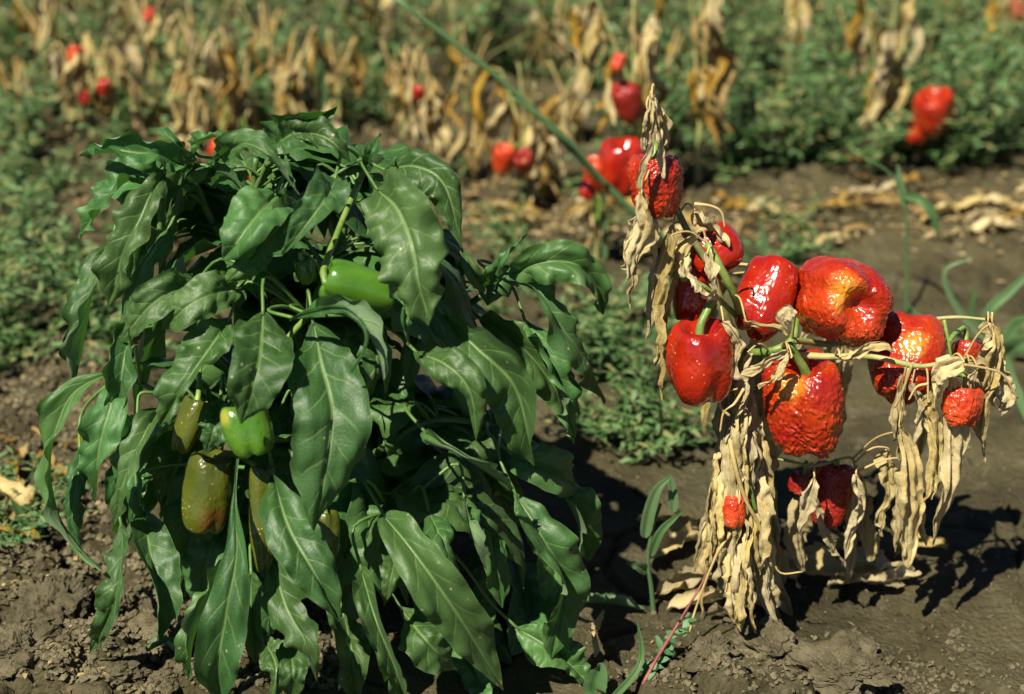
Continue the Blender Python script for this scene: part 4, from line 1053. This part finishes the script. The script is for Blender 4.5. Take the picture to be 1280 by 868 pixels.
# pink stemmed weed
b = G(803, 864); Y = b.y
e = grass_thing('pink_stemmed_weed', 'thin pink stem with small pale green leaves leaning over the soil', b,
    [([b, at(822, 822, Y + .02), at(850, 776, Y + .05), at(888, 712, Y + .09)], .0022, .0009)], [], 'weed', 'pink')
bagp = Bag(); pr = random.Random(3)
for k in range(46):
    t = pr.random() ** 1.6; p = at(812 + 44 * t, 846 - 74 * t, Y + .02 + .03 * t) + Vector((pr.uniform(-.006, .006), pr.uniform(-.006, .006), pr.uniform(-.004, .006)))
    a = pr.uniform(0, 6.28); bagp.leaflet(p, Vector((math.cos(a), math.sin(a) * .6, pr.uniform(-.2, .9))), Vector((0, -.5, 1)), pr.uniform(.008, .016), pr.uniform(.005, .009), pr.random())
f = link('foliage', mesh('foliage', [v - b for v in bagp.V], bagp.F, M['weed_bright'], uvs=bagp.U), e); f['kind'] = 'stuff'
# small dark blades at the very front
b = G(748, 884); Y = b.y
grass_thing('dark_grass_tuft', 'two dark green blades rising beside the straw coloured husk', b, [], [([b, at(744, 860, Y), at(750, 835, Y), at(747, 830, Y)], .028, 35), ([at(756, 884, Y), at(800, 830, Y + .03), at(797, 776, Y + .04)], .008, 30)])
# upright weed with curved blades on the bare soil
b = G(1134, 392); Y = b.y
grass_thing('upright_grass', 'single upright grass with one curved blade standing on the bare soil', b,
    [([b, at(1133, 330, Y), at(1130, 250, Y), at(1110, 215, Y), at(1080, 198, Y)], .0032, .0012)],
    [([at(1130, 245, Y), at(1150, 250, Y - .02), at(1166, 268, Y - .03), at(1172, 296, Y - .03)], .014, 25), ([at(1131, 258, Y), at(1126, 232, Y), at(1122, 205, Y)], .012, 20)])
b = G(955, 345); Y = b.y
grass_thing('short_grass', 'short upright blade behind the two upper red fruits', b, [], [([b, at(956, 310, Y), at(950, 272, Y)], .012, 25), ([b, at(935, 320, Y - .02), at(905, 300, Y - .03)], .012, 25)])
b = G(1255, 440); Y = b.y
grass_thing('grass_tuft', 'tuft of blue green grass blades behind the shrivelled orange fruit', b, [],
    [([b, at(1235, 395, Y), at(1262, 365, Y), at(1300, 330, Y)], .016, 20), ([b, at(1268, 410, Y), at(1290, 402, Y - .02), at(1330, 400, Y - .04)], .024, 20), ([b, at(1230, 410, Y), at(1215, 385, Y), at(1222, 352, Y)], .010, 20),
     ([b, at(1190, 425, Y), at(1150, 395, Y), at(1135, 380, Y)], .010, 20), ([b, at(1262, 470, Y - .05), at(1275, 500, Y - .08), at(1290, 540, Y - .10)], .016, 20), ([b, at(1200, 390, Y), at(1180, 340, Y), at(1215, 322, Y)], .010, 20), ([b, at(1272, 432, Y - .03), at(1296, 425, Y - .05), at(1320, 440, Y - .06)], .026, 20)])
b = G(755, 330); Y = b.y
grass_thing('thin_grass', 'thin upright green blade behind the green plant, left of the bright red fruit', b, [], [([b, at(756, 290, Y), at(752, 240, Y)], .010, 25)])
b = G(410, 180); Y = b.y
grass_thing('tall_grass', 'tall thin blue green blade rising from the weeds behind the green plant', b, [], [([b, at(404, 120, Y), at(402, 50, Y), at(410, -10, Y)], .016, 15)])
b = G(20, 690); Y = b.y
grass_thing('small_grass', 'small pointed blue green blades growing among litter left of the green plant', b, [], [([b, at(34, 672, Y), at(26, 645, Y), at(14, 624, Y)], .014, 20), ([b, at(40, 690, Y - .02), at(30, 712, Y - .04)], .012, 20), ([b, at(50, 690, Y), at(62, 690, Y - .01)], .016, 10)])
